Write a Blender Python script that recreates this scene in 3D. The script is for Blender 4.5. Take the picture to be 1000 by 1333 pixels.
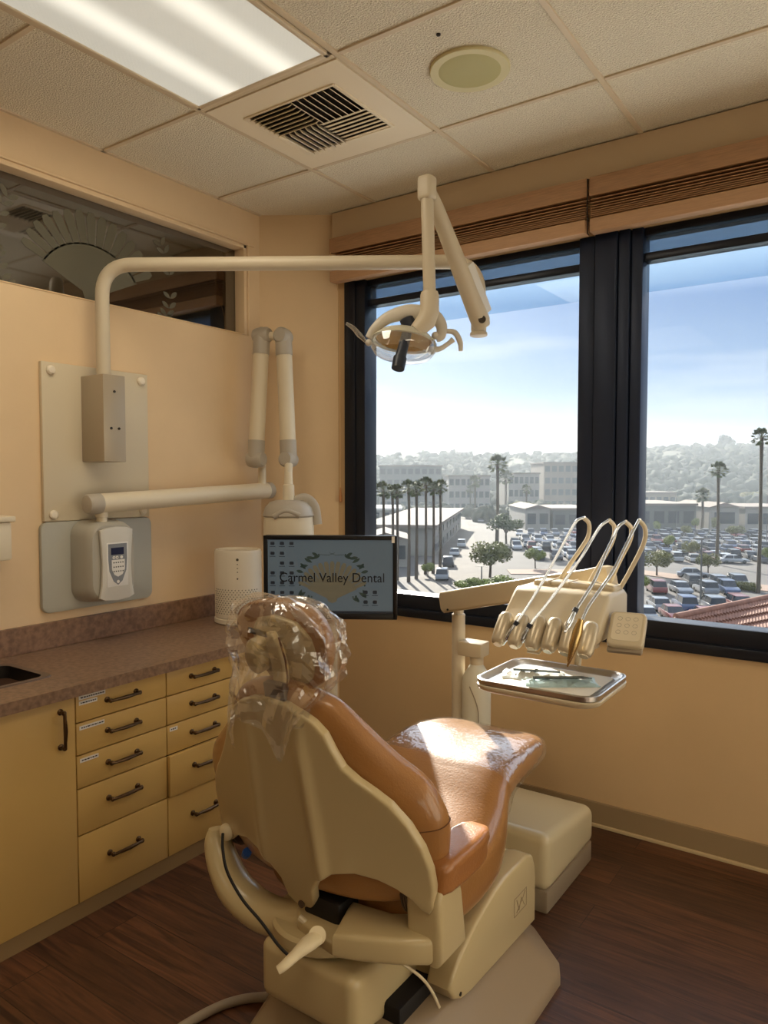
import bpy, bmesh, math, random
from mathutils import Vector, Matrix, noise
R = math.radians
random.seed(7)
for o in list(bpy.data.objects): bpy.data.objects.remove(o)
COL = bpy.context.scene.collection
SC = bpy.context.scene

# ------------------------------------------------------------------ camera, sky, sun, exposure
FOC, PITCH, YAW, CZ = 961.0, R(2.7), R(34.8), 1.416
cd = bpy.data.cameras.new('camera'); cam = bpy.data.objects.new('camera', cd); COL.objects.link(cam)
cd.sensor_fit = 'VERTICAL'; cd.sensor_height = 36; cd.sensor_width = 27
cd.lens = FOC / 1333 * 36; cd.clip_start = .02; cd.clip_end = 3000
cam.location = (0, 0, CZ); cam.rotation_euler = (math.pi/2 - PITCH, 0, YAW)
SC.camera = cam
SC.view_settings.view_transform = 'Standard'; SC.view_settings.look = 'None'
SC.view_settings.exposure = 0.62; SC.view_settings.gamma = 1; SC.view_settings.use_curve_mapping = False

SUN_AZ, SUN_EL = R(41.5), R(24)
SUN = Vector((-math.sin(SUN_AZ)*math.cos(SUN_EL), math.cos(SUN_AZ)*math.cos(SUN_EL), math.sin(SUN_EL)))
sl = bpy.data.lights.new('sun', 'SUN'); sl.energy = 10.5; sl.color = (1, .90, .76); sl.angle = R(.6)
so = bpy.data.objects.new('sun', sl); COL.objects.link(so); so.location = (-30, 40, 30)
so.rotation_euler = SUN.to_track_quat('Z', 'Y').to_euler()

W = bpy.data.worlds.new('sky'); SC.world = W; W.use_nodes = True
nt = W.node_tree; nt.nodes.clear(); N = nt.nodes.new; L = nt.links.new
wo = N('ShaderNodeOutputWorld'); bg = N('ShaderNodeBackground'); tc = N('ShaderNodeTexCoord')
sep = N('ShaderNodeSeparateXYZ'); L(tc.outputs['Generated'], sep.inputs[0])
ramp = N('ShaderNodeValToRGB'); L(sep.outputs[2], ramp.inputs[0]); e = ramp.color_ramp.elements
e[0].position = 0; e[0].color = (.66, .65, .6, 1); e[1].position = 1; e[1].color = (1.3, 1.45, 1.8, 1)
for p, c in ((.03, (.60, .61, .58, 1)), (.06, (.40, .52, .66, 1)), (.11, (.22, .38, .63, 1)), (.22, (.14, .29, .58, 1)), (.32, (1.5, 1.65, 1.85, 1))):  # upper sky, above the window view, brightened to light the room
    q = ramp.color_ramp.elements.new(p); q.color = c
mp = N('ShaderNodeMapping'); mp.inputs['Scale'].default_value = (2, 2, 14); L(tc.outputs['Generated'], mp.inputs[0])
ns = N('ShaderNodeTexNoise'); ns.inputs['Scale'].default_value = 1.6; ns.inputs['Detail'].default_value = 5; L(mp.outputs[0], ns.inputs[0])
cr = N('ShaderNodeMapRange'); cr.inputs[1].default_value = .52; cr.inputs[2].default_value = .8; cr.inputs[4].default_value = .35; L(ns.outputs[0], cr.inputs[0])
mc = N('ShaderNodeMix'); mc.data_type = 'RGBA'; mc.inputs[7].default_value = (.85, .87, .9, 1)
L(cr.outputs[0], mc.inputs[0]); L(ramp.outputs[0], mc.inputs[6])
dt = N('ShaderNodeVectorMath'); dt.operation = 'DOT_PRODUCT'; L(tc.outputs['Generated'], dt.inputs[0])
dt.inputs[1].default_value = (-math.sin(SUN_AZ), math.cos(SUN_AZ), .10)
mx = N('ShaderNodeMath'); mx.operation = 'MAXIMUM'; L(dt.outputs['Value'], mx.inputs[0]); mx.inputs[1].default_value = 0
pw = N('ShaderNodeMath'); pw.operation = 'POWER'; L(mx.outputs[0], pw.inputs[0]); pw.inputs[1].default_value = 14
gl = N('ShaderNodeMix'); gl.data_type = 'RGBA'; gl.blend_type = 'ADD'; gl.inputs[0].default_value = 1
ml = N('ShaderNodeVectorMath'); ml.operation = 'SCALE'; ml.inputs[0].default_value = (.42, .41, .39); L(pw.outputs[0], ml.inputs['Scale'])
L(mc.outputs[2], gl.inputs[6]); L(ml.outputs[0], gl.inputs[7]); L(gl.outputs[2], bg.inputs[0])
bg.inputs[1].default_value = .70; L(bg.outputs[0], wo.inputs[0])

# ------------------------------------------------------------------ survey of the place (camera rays onto true planes)
_f = Vector((-math.sin(YAW)*math.cos(PITCH), math.cos(YAW)*math.cos(PITCH), -math.sin(PITCH)))
_r = Vector((math.cos(YAW), math.sin(YAW), 0)); _u = _r.cross(_f)
O = Vector((0, 0, CZ))
def ray(x, y): return _f + _r*((x-500)/FOC) - _u*((y-666.5)/FOC)
def onp(x, y, ax, v):
    d = ray(x, y); return O + d*((v-O[ax])/d[ax])
def deep(x, y, d): return O + ray(x, y)*d

# ------------------------------------------------------------------ materials
def lin(c):
    return tuple((v/255/12.92 if v/255 <= .04045 else ((v/255+.055)/1.055)**2.4) for v in c) + (1,)
MATS = {}
def mat(name, c, rough=.5, metal=0, spec=.5, var=0, vscale=8, bump=0, bscale=60, coat=0, trans=0, ior=1.45, emit=None, es=0, sheen=0, stretch=None, c2=None, alpha=1):
    m = bpy.data.materials.new(name); m.use_nodes = True; t = m.node_tree; b = t.nodes['Principled BSDF']
    col = lin(c)
    b.inputs['Base Color'].default_value = col; b.inputs['Roughness'].default_value = rough; b.inputs['Metallic'].default_value = metal
    b.inputs['Specular IOR Level'].default_value = spec; b.inputs['Coat Weight'].default_value = coat; b.inputs['Transmission Weight'].default_value = trans
    b.inputs['IOR'].default_value = ior; b.inputs['Alpha'].default_value = alpha
    if emit: b.inputs['Emission Color'].default_value = lin(emit); b.inputs['Emission Strength'].default_value = es
    n = t.nodes.new; l = t.links.new
    tcn = n('ShaderNodeTexCoord'); src = tcn.outputs['Object']
    if stretch:
        mpn = n('ShaderNodeMapping'); mpn.inputs['Scale'].default_value = stretch; l(src, mpn.inputs[0]); src = mpn.outputs[0]
    if var or c2:
        nz = n('ShaderNodeTexNoise'); nz.inputs['Scale'].default_value = vscale; nz.inputs['Detail'].default_value = 6; l(src, nz.inputs[0])
        rp = n('ShaderNodeValToRGB'); l(nz.outputs[0], rp.inputs[0])
        a = lin(c2) if c2 else tuple(v*(1-var) for v in col[:3])+(1,)
        z = col if c2 else tuple(min(1, v*(1+var)) for v in col[:3])+(1,)
        rp.color_ramp.elements[0].position = .35; rp.color_ramp.elements[1].position = .65
        rp.color_ramp.elements[0].color = a; rp.color_ramp.elements[1].color = z; l(rp.outputs[0], b.inputs['Base Color'])
    if bump:
        nb = n('ShaderNodeTexNoise'); nb.inputs['Scale'].default_value = bscale; nb.inputs['Detail'].default_value = 4; l(src, nb.inputs[0])
        bp = n('ShaderNodeBump'); bp.inputs['Strength'].default_value = bump; bp.inputs['Distance'].default_value = .01
        l(nb.outputs[0], bp.inputs['Height']); l(bp.outputs[0], b.inputs['Normal'])
    MATS[name] = m; return m
def clear(name, tint, gloss=.08, rough=.03, bump=0, bscale=20, gcol=(1, 1, 1, 1), haze=0, hazecol=(.9, .9, .9, 1), edge=.25):
    """thin see-through sheet: transparent with a constant share of gloss (and a little milkiness)"""
    m = bpy.data.materials.new(name); m.use_nodes = True; t = m.node_tree; t.nodes.clear(); n = t.nodes.new; l = t.links.new
    o = n('ShaderNodeOutputMaterial'); tr = n('ShaderNodeBsdfTransparent'); tr.inputs[0].default_value = tint
    g = n('ShaderNodeBsdfGlossy'); g.inputs['Roughness'].default_value = rough; g.inputs[0].default_value = gcol
    x = n('ShaderNodeMixShader'); lw = n('ShaderNodeLayerWeight'); lw.inputs[0].default_value = .35
    mr = n('ShaderNodeMapRange'); mr.inputs[3].default_value = gloss; mr.inputs[4].default_value = min(1, gloss*3+edge); l(lw.outputs['Facing'], mr.inputs[0]); l(mr.outputs[0], x.inputs[0])
    l(tr.outputs[0], x.inputs[1]); l(g.outputs[0], x.inputs[2]); out = x.outputs[0]
    if haze:
        d = n('ShaderNodeBsdfDiffuse'); d.inputs[0].default_value = hazecol; y = n('ShaderNodeMixShader'); y.inputs[0].default_value = haze
        l(out, y.inputs[1]); l(d.outputs[0], y.inputs[2]); out = y.outputs[0]
    if bump:
        tcn = n('ShaderNodeTexCoord'); nb = n('ShaderNodeTexNoise'); nb.inputs['Scale'].default_value = bscale; nb.inputs['Detail'].default_value = 3
        l(tcn.outputs['Object'], nb.inputs[0]); bp = n('ShaderNodeBump'); bp.inputs['Strength'].default_value = bump; bp.inputs['Distance'].default_value = .02
        l(nb.outputs[0], bp.inputs['Height']); l(bp.outputs[0], g.inputs['Normal']); l(bp.outputs[0], lw.inputs['Normal'])
    l(out, o.inputs[0]); MATS[name] = m; return m

M = MATS
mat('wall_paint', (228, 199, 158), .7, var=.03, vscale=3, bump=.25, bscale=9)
mat('wall_paint_shaded', (206, 174, 130), .7, var=.03, vscale=3, bump=.25, bscale=9)  # darker copy of the wall paint: the window wall's shade is in the colour
mat('white_paint', (238, 232, 220), .7)
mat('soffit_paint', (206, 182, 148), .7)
mat('ceiling_tile', (250, 236, 210), .9, var=.09, vscale=160, bump=1.0, bscale=170)
mat('grid_metal', (220, 200, 168), .45)
mat('vent_paint', (244, 228, 198), .45)
mat('vent_dark', (40, 34, 28), .6)
mat('speaker_cream', (216, 204, 154), .5)
mat('speaker_grille', (184, 174, 112), .5)  # darker than the ring: shading of the recess put into the colour
mat('baseboard', (150, 126, 92), .6)
mat('baseboard_light', (196, 172, 132), .5)
mat('black_frame', (30, 34, 44), .32, metal=.3)
mat('mullion_frame', (38, 48, 70), .4, metal=.3)  # black frame lifted to navy: window glare put into the colour
mat('blind_wood', (176, 136, 100), .5, var=.12, vscale=5, stretch=(3, 10, 60))
mat('blind_rail', (196, 156, 120), .5, var=.06, vscale=5, stretch=(3, 10, 60))
mat('cord', (215, 178, 130), .7)
mat('tassel', (190, 130, 80), .5)
mat('laminate_yellow', (206, 168, 98), .38, var=.03, vscale=4)
mat('cabinet_gap', (60, 34, 16), .8)
mat('toe_kick', (150, 122, 82), .6)
mat('counter', (146, 116, 92), .35, c2=(116, 90, 70), vscale=60, bump=.05, bscale=90)
mat('splash', (148, 114, 90), .4, c2=(116, 88, 68), vscale=50)
mat('handle_bronze', (96, 74, 52), .28, metal=.9)
mat('label_paper', (232, 226, 214), .6)
mat('ink', (40, 38, 36), .6)
mat('sink_black', (26, 23, 22), .3)
mat('sink_rim', (110, 92, 78), .3, metal=.3)
mat('cream_metal', (204, 190, 164), .4)
mat('cream_panel', (212, 198, 170), .45)
mat('grey_box', (176, 162, 140), .38, metal=.25)
mat('white_knob', (238, 226, 204), .4)
mat('grey_panel', (176, 174, 162), .45)
mat('xray_body', (176, 170, 156), .4)
mat('xray_face', (205, 200, 188), .4)
mat('xray_cap', (182, 172, 156), .4)
mat('arm_white', (226, 212, 184), .38)
mat('keypad_face', (226, 222, 214), .4)
mat('keypad_grey', (128, 130, 134), .4)
mat('lcd', (38, 42, 70), .2)
mat('purifier', (228, 216, 194), .4)
mat('purifier_top', (150, 152, 148), .4)
mat('hole_dark', (90, 80, 66), .8)
mat('monitor_black', (16, 17, 20), .35)
mat('screw', (60, 54, 48), .4, metal=.8)
mat('leather', (160, 112, 62), .34, var=.06, vscale=3, bump=.08, bscale=160, coat=.5)
mat('leather_arm', (168, 112, 62), .33, var=.06, vscale=3, bump=.12, bscale=160, coat=.25)
mat('seam', (96, 56, 26), .6)
mat('chair_cream', (196, 176, 132), .3, coat=.25)
mat('chair_taupe', (150, 130, 104), .4)
mat('chair_dark', (22, 20, 20), .5)
mat('neck_brown', (92, 76, 62), .5)
mat('lever_white', (224, 208, 172), .35)
mat('blue_plastic', (40, 90, 170), .4)
mat('box_cream', (204, 188, 150), .32, coat=.2)
mat('box_taupe', (142, 126, 104), .5)
mat('unit_cream', (196, 180, 150), .32, coat=.2)
mat('holder_metal', (192, 178, 152), .33, metal=.35)
mat('chrome', (214, 222, 234), .14, metal=1)
mat('brass_tip', (205, 176, 120), .25, metal=.9)
mat('tube_tan', (214, 200, 172), .4)
mat('steel_tray', (206, 202, 196), .30, metal=1)
mat('pouch_blue', (196, 222, 226), .3, trans=.2)
mat('pouch_white', (226, 230, 228), .35)
mat('instrument', (120, 130, 134), .25, metal=.9)
mat('red_mark', (190, 50, 40), .5)
mat('bottle', (222, 216, 196), .35, trans=.25, ior=1.2)
mat('lamp_grey', (206, 198, 182), .35)
mat('lamp_dark', (34, 40, 52), .4)
mat('lamp_amber', (250, 190, 50), .25, trans=.6, ior=1.1)
mat('lamp_reflector', (236, 230, 206), .25, trans=.5, ior=1.1)
mat('cable_black', (24, 20, 18), .5)
mat('hose_grey', (150, 134, 112), .5)
clear('window_glass', (.95, .97, .98, 1), .004, .01, edge=.06)
clear('tinted_glass', (.78, .86, .91, 1), .004, .02, edge=.05)  # strip at the pane top, slightly darker and bluer
clear('mesh_shade', (.46, .52, .58, 1), .01, .5, haze=.2, hazecol=(.25, .3, .36, 1), edge=.03)
clear('plastic_film', (.97, .965, .95, 1), .10, .09, bump=.4, bscale=16, haze=.05, edge=.32)
clear('plastic_sheet', (.985, .98, .97, 1), .04, .10, bump=.35, bscale=26, haze=.02, edge=.22)
clear('lamp_shield', (.93, .93, .9, 1), .12, .04, haze=.05)

def wood_floor():
    m = bpy.data.materials.new('floor_wood'); m.use_nodes = True; t = m.node_tree; b = t.nodes['Principled BSDF']; n = t.nodes.new; l = t.links.new
    tcn = n('ShaderNodeTexCoord'); br = n('ShaderNodeTexBrick'); l(tcn.outputs['Object'], br.inputs[0])
    br.offset = .37; br.inputs['Scale'].default_value = 1; br.inputs['Brick Width'].default_value = 1.2; br.inputs['Row Height'].default_value = .15
    br.inputs['Mortar Size'].default_value = .0018; br.inputs['Mortar Smooth'].default_value = .2; br.inputs['Bias'].default_value = 0
    br.inputs['Color1'].default_value = (.66, .64, .62, 1); br.inputs['Color2'].default_value = (1.35, 1.28, 1.2, 1); br.inputs['Mortar'].default_value = (.35, .3, .3, 1)
    mpn = n('ShaderNodeMapping'); mpn.inputs['Scale'].default_value = (1.6, 22, 1); l(tcn.outputs['Object'], mpn.inputs[0])
    add = n('ShaderNodeVectorMath'); add.operation = 'ADD'; l(mpn.outputs[0], add.inputs[0]); l(br.outputs[0], add.inputs[1])
    nz = n('ShaderNodeTexNoise'); nz.inputs['Scale'].default_value = 2.2; nz.inputs['Detail'].default_value = 9; nz.inputs['Distortion'].default_value = 1.2; l(add.outputs[0], nz.inputs[0])
    rp = n('ShaderNodeValToRGB'); l(nz.outputs[0], rp.inputs[0])
    rp.color_ramp.elements[0].position = .3; rp.color_ramp.elements[1].position = .72
    rp.color_ramp.elements[0].color = lin((54, 31, 20)); rp.color_ramp.elements[1].color = lin((106, 68, 44))
    mu = n('ShaderNodeMix'); mu.data_type = 'RGBA'; mu.blend_type = 'MULTIPLY'; mu.inputs[0].default_value = 1
    l(rp.outputs[0], mu.inputs[6]); l(br.outputs[0], mu.inputs[7]); l(mu.outputs[2], b.inputs['Base Color'])
    b.inputs['Roughness'].default_value = .42
    bp = n('ShaderNodeBump'); bp.inputs['Strength'].default_value = .25; bp.inputs['Distance'].default_value = .003; l(nz.outputs[0], bp.inputs['Height']); l(bp.outputs[0], b.inputs['Normal'])
    MATS['floor_wood'] = m
wood_floor()
def lens_mat():
    m = bpy.data.materials.new('lamp_lens'); m.use_nodes = True; t = m.node_tree; b = t.nodes['Principled BSDF']; n = t.nodes.new; l = t.links.new
    b.inputs['Base Color'].default_value = (.5, .5, .46, 1); b.inputs['Roughness'].default_value = .25
    tcn = n('ShaderNodeTexCoord'); sp = n('ShaderNodeSeparateXYZ'); l(tcn.outputs['Object'], sp.inputs[0])
    ab = n('ShaderNodeMath'); ab.operation = 'ABSOLUTE'; l(sp.outputs[0], ab.inputs[0])
    sb = n('ShaderNodeMath'); sb.operation = 'SUBTRACT'; l(ab.outputs[0], sb.inputs[0]); sb.inputs[1].default_value = .125
    a2 = n('ShaderNodeMath'); a2.operation = 'ABSOLUTE'; l(sb.outputs[0], a2.inputs[0])
    mr = n('ShaderNodeMapRange'); mr.interpolation_type = 'SMOOTHSTEP'; mr.inputs[1].default_value = .085; mr.inputs[2].default_value = 0; mr.inputs[3].default_value = .26; mr.inputs[4].default_value = .58; l(a2.outputs[0], mr.inputs[0])
    b.inputs['Emission Color'].default_value = (1, .96, .82, 1); l(mr.outputs[0], b.inputs['Emission Strength'])
    wv = n('ShaderNodeTexChecker'); wv.inputs['Scale'].default_value = 130; l(tcn.outputs['Object'], wv.inputs[0])
    bp = n('ShaderNodeBump'); bp.inputs['Strength'].default_value = .4; bp.inputs['Distance'].default_value = .004; l(wv.outputs['Fac'], bp.inputs['Height']); l(bp.outputs[0], b.inputs['Normal'])
    MATS['lamp_lens'] = m
lens_mat()
# the dark transom pane (works like a mirror over a dark room)
mat('transom_glass', (30, 28, 24), .04, spec=1.0)
MATS['transom_glass'].node_tree.nodes['Principled BSDF'].inputs['IOR'].default_value = 2.1
mat('etching', (98, 94, 78), .5)

# ------------------------------------------------------------------ mesh helpers
ORG = {}
class MB:
    def __init__(s): s.bm = bmesh.new(); s.mi = 0
    def _done(s, n0):
        for f in s.bm.faces:
            if f.index == -1 or f.index >= n0: pass
    def face(s, vs):
        try: f = s.bm.faces.new(vs); f.material_index = s.mi; return f
        except ValueError: return None
    def box(s, a, b, bev=0, seg=2, rot=None, piv=None):
        a, b = Vector(a), Vector(b)
        t = bmesh.new(); g = bmesh.ops.create_cube(t, size=1)
        for v in t.verts:
            v.co = Vector(((a.x+b.x)/2 + v.co.x*abs(b.x-a.x), (a.y+b.y)/2 + v.co.y*abs(b.y-a.y), (a.z+b.z)/2 + v.co.z*abs(b.z-a.z)))
        if bev: bmesh.ops.bevel(t, geom=t.edges[:], offset=bev, segments=seg, affect='EDGES', profile=.5)
        if rot:
            p = Vector(piv) if piv else (a+b)/2
            for v in t.verts: v.co = p + rot @ (v.co-p)
        s.join(t); return s
    def join(s, t):
        mp = {v: s.bm.verts.new(v.co) for v in t.verts}
        for f in t.faces: s.face([mp[v] for v in f.verts])
        t.free()
    def ring(s, pts): return [s.bm.verts.new(p) for p in pts]
    def skin(s, rings, cap=True, closed=True):
        rs = [s.ring(r) for r in rings]
        for a, b in zip(rs, rs[1:]):
            n = len(a)
            for i in range(n if closed else n-1): s.face([a[i], a[(i+1) % n], b[(i+1) % n], b[i]])
        if cap: s.face(list(reversed(rs[0]))); s.face(rs[-1])
        return s
    def tube(s, pts, r, n=12, cap=True, flat=1.0, smooth=0):
        pts = [Vector(p) for p in pts]
        if smooth: pts = catmull(pts, smooth)
        rr = r if isinstance(r, (list, tuple)) else [r]*len(pts)
        if len(rr) != len(pts):
            k = len(rr)-1; rr = [rr[min(k, int(i/(len(pts)-1)*k))]*(1-(i/(len(pts)-1)*k) % 1) + rr[min(k, int(i/(len(pts)-1)*k)+1)]*((i/(len(pts)-1)*k) % 1) for i in range(len(pts))]
        t0 = (pts[1]-pts[0]).normalized(); ref = Vector((0, 0, 1)) if abs(t0.z) < .9 else Vector((1, 0, 0))
        u = t0.cross(ref).normalized(); rings = []
        for i, p in enumerate(pts):
            t = (pts[min(i+1, len(pts)-1)]-pts[max(i-1, 0)]).normalized()
            u = (u - t*u.dot(t)).normalized(); w = t.cross(u)
            rings.append([p + (u*math.cos(2*math.pi*k/n) + w*flat*math.sin(2*math.pi*k/n))*rr[i] for k in range(n)])
        return s.skin(rings, cap)
    def cyl(s, a, b, r0, r1=None, n=24):
        return s.tube([a, b], [r0, r0 if r1 is None else r1], n)
    def disc(s, c, axis, r, th, n=28): a = Vector(axis).normalized(); return s.cyl(Vector(c)-a*th/2, Vector(c)+a*th/2, r, n=n)
    def ball(s, c, r, sc=(1, 1, 1), n=16):
        c = Vector(c); rings = []
        for i in range(1, n//2):
            th = math.pi*i/(n//2)
            rings.append([c+Vector((r*sc[0]*math.sin(th)*math.cos(2*math.pi*k/n), r*sc[1]*math.sin(th)*math.sin(2*math.pi*k/n), r*sc[2]*math.cos(th))) for k in range(n)])
        return s.skin(rings)
    def lathe(s, c, axis, prof, n=32, sx=1, sy=1, ref=None):
        c = Vector(c); a = Vector(axis).normalized(); ref = Vector(ref) if ref else (Vector((1, 0, 0)) if abs(a.x) < .9 else Vector((0, 1, 0)))
        u = (ref - a*ref.dot(a)).normalized(); w = a.cross(u)
        return s.skin([[c + a*h + u*math.cos(2*math.pi*k/n)*r*sx + w*math.sin(2*math.pi*k/n)*r*sy for k in range(n)] for r, h in prof])
    def slab(s, outline, th, mapf, bev=0, cuts=0, seg=2):
        """outline in (u,v), thickness along w, optionally bevelled and cut into a grid, then mapped to space"""
        t = bmesh.new(); vs = [t.verts.new((u, v, 0)) for u, v in outline]; f = t.faces.new(vs)
        g = bmesh.ops.extrude_face_region(t, geom=[f]); 
        for v in [x for x in g['geom'] if isinstance(x, bmesh.types.BMVert)]: v.co.z = th
        bmesh.ops.recalc_face_normals(t, faces=t.faces[:])
        if bev:
            es = [ed for ed in t.edges if abs(ed.verts[0].co.z-ed.verts[1].co.z) < 1e-9]
            bmesh.ops.bevel(t, geom=es, offset=bev, segments=seg, affect='EDGES', profile=.5)
        if cuts:
            us = [p[0] for p in outline]; wv = [p[1] for p in outline]
            for lo, hi, no, k in ((min(us), max(us), (1, 0, 0), 0), (min(wv), max(wv), (0, 1, 0), 1)):
                m = max(1, int((hi-lo)/cuts))
                for i in range(1, m):
                    co = [0, 0, 0]; co[k] = lo+(hi-lo)*i/m+1e-5
                    bmesh.ops.bisect_plane(t, geom=t.verts[:]+t.edges[:]+t.faces[:], plane_co=co, plane_no=no)
            bmesh.ops.triangulate(t, faces=[f for f in t.faces if len(f.verts) > 4])
        for v in t.verts: v.co = mapf(v.co.x, v.co.y, v.co.z)
        s.join(t); return s
    def xf(s, m):
        for v in s.bm.verts: v.co = m @ v.co
        return s
    def build(s, name, m, parent=None, smooth=35, label=None, keep=False):
        me = bpy.data.meshes.new(name); bmesh.ops.recalc_face_normals(s.bm, faces=s.bm.faces[:])
        org = Vector((0, 0, 0))
        if parent is not None: org = ORG[parent.name]
        elif not keep:
            xs = [v.co for v in s.bm.verts]
            org = Vector(((min(v.x for v in xs)+max(v.x for v in xs))/2, (min(v.y for v in xs)+max(v.y for v in xs))/2, min(v.z for v in xs)))
        for v in s.bm.verts: v.co -= org
        s.bm.to_mesh(me); s.bm.free()
        for mm in (m if isinstance(m, (list, tuple)) else [m]): me.materials.append(MATS[mm])
        if smooth:
            me.shade_smooth()
            if smooth < 180: me.set_sharp_from_angle(angle=R(smooth))
        o = bpy.data.objects.new(name, me); COL.objects.link(o)
        if parent is not None: o.parent = parent
        else: o.location = org
        ORG[o.name] = org
        if label: o['label'] = label
        return o
def catmull(p, k):
    q = [p[0]*2-p[1]] + p + [p[-1]*2-p[-2]]; out = []
    for i in range(1, len(q)-2):
        for j in range(k):
            t = j/k; a, b, c, d = q[i-1], q[i], q[i+1], q[i+2]
            out.append(.5*((2*b)+(c-a)*t+(2*a-5*b+4*c-d)*t*t+(3*b-a-3*c+d)*t**3))
    out.append(p[-1]); return out
def fillet(pts, r, k=8):
    pts = [Vector(p) for p in pts]; out = [pts[0]]
    for i in range(1, len(pts)-1):
        a, b, c = pts[i-1], pts[i], pts[i+1]; d1 = (a-b).normalized(); d2 = (c-b).normalized()
        ang = d1.angle(d2); t = min(r/math.tan(ang/2), (a-b).length*.49, (c-b).length*.49); p1 = b+d1*t; p2 = b+d2*t
        for j in range(k+1):
            s = j/k; out.append((1-s)**2*p1 + 2*s*(1-s)*b + s*s*p2)
    out.append(pts[-1]); return out
def rrect(x0, y0, x1, y1, r, k=6):
    out = []
    for cx, cy, a in ((x1-r, y1-r, 0), (x0+r, y1-r, 90), (x0+r, y0+r, 180), (x1-r, y0+r, 270)):
        for i in range(k+1): t = R(a+90*i/k); out.append((cx+r*math.cos(t), cy+r*math.sin(t)))
    return out
def sq(cx, cz, hx, hz, n=40, e=3.0):
    out = []
    for k in range(n):
        t = 2*math.pi*k/n; c, s = math.cos(t), math.sin(t)
        out.append((cx+hx*math.copysign(abs(c)**(2/e), c), cz+hz*math.copysign(abs(s)**(2/e), s)))
    return out
def tag(o, label=None, cat=None, group=None, kind=None):
    if label: o['label'] = label
    if cat: o['category'] = cat
    if group: o['group'] = group
    if kind: o['kind'] = kind
    return o
def thing(name, label, cat, loc, group=None):
    o = bpy.data.objects.new(name, None); COL.objects.link(o); o.location = loc; o.empty_display_size = .05
    ORG[o.name] = Vector(loc); return tag(o, label, cat, group)
def struct(mb, name, m, smooth=0): return tag(mb.build(name, m, smooth=smooth), kind='structure')
def copy_tree(o, parent=None, mat_swap=None):
    c = o.copy(); COL.objects.link(c); c.parent = parent
    for ch in list(o.children): copy_tree(ch, c)
    return c
def text_mesh(body, size, mx, m, name, parent, align='CENTER', ext=.0004, xs=1.0):
    cu = bpy.data.curves.new('txt', 'FONT'); cu.body = body; cu.size = size; cu.align_x = align; cu.align_y = 'CENTER'; cu.extrude = ext
    t = bpy.data.objects.new('txt', cu); COL.objects.link(t); dg = bpy.context.evaluated_depsgraph_get(); dg.update()
    me = bpy.data.meshes.new_from_object(t.evaluated_get(dg)); bpy.data.objects.remove(t); bpy.data.curves.remove(cu)
    mb = MB(); mb.bm.from_mesh(me); bpy.data.meshes.remove(me)
    for v in mb.bm.verts: v.co.x *= xs
    mb.xf(mx); return mb.build(name, m, parent, smooth=0)

# ================================================================== THE ROOM
XL, YW, H = -2.62, 2.91, 2.706
XR, YB = 1.15, -3.6
struct(MB().box((XL-.3, YB-.2, -.1), (XR+.2, YW+.2, 0)), 'floor', 'floor_wood')
struct(MB().box((XL-.3, YB-.2, H), (XR+.2, YW+.2, H+.12)), 'ceiling', 'ceiling_tile')
TZ0, TZ1, TY = 2.105, 2.535, 2.60      # transom opening in the left wall
b = MB(); b.box((XL-.2, YB, 0), (XL, 2.80, TZ0)); b.box((XL-.2, YB, TZ1), (XL, 2.80, H)); b.box((XL-.2, TY, TZ0), (XL, 2.80, TZ1)); b.box((XL-.2, YB, TZ0), (XL, -1.6, TZ1))
struct(b, 'wall_left', 'wall_paint')
b = MB(); b.skin([[Vector((XL, 2.69, z)), Vector((-2.30, YW, z)), Vector((-2.30, YW+.2, z)), Vector((XL-.2, YW+.2, z)), Vector((XL-.2, 2.69, z))] for z in (0, H)])
struct(b, 'wall_corner', 'wall_paint')
WX0, WZ0, WZ1 = -2.255, .76, 2.37
b = MB(); b.box((-2.31, YW, 0), (XR, YW+.16, WZ0)); b.box((-2.31, YW, WZ1), (XR, YW+.16, H)); b.box((-2.31, YW, WZ0), (WX0, YW+.16, WZ1))
struct(b, 'wall_window', 'wall_paint_shaded')
struct(MB().box((XR, YB, 0), (XR+.2, YW+.2, H)), 'wall_right', 'white_paint')
struct(MB().box((XL-.2, YB-.2, 0), (XR+.2, YB, H)), 'wall_back', 'white_paint')
# baseboards
b = MB(); b.box((-2.29, YW-.012, .012), (XR, YW, .10), .003)
struct(b, 'baseboard_window', 'baseboard'); struct(MB().box((-2.29, YW-.02, 0), (XR, YW, .014), .003), 'trim_1', 'baseboard_light')
# ceiling grid
b = MB(); gx = [-2.05+.6135*i for i in range(7)]; gy = [1.815-.605*i for i in range(8)]+[2.42]
for x in gx: b.box((x-.009, YB, H-.006), (x+.009, YW-.0, H+.002), .001)
for i, y in enumerate(gy):
    for j, x0 in enumerate([XL]+gx):
        x1 = ([XL]+gx+[XR])[j+1]
        if i % 2 == 1 and j >= 2 and i < 8: continue
        if j == 1 and i == 1: continue
        b.box((x0+.012 if j else XL, y-.009, H-.006), (x1-.012, y+.009, H+.002), .001)
b.box((XL, YB, H-.006), (XL+.016, 2.69, H)); b.box((-2.3, YW-.016, H-.006), (XR, YW, H))
struct(b, 'trim_2', 'grid_metal')
# soffit band over the blinds
struct(MB().box((-2.30, YW-.045, 2.575), (XR, YW, 2.70), .002), 'trim_3', 'soffit_paint')

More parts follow.
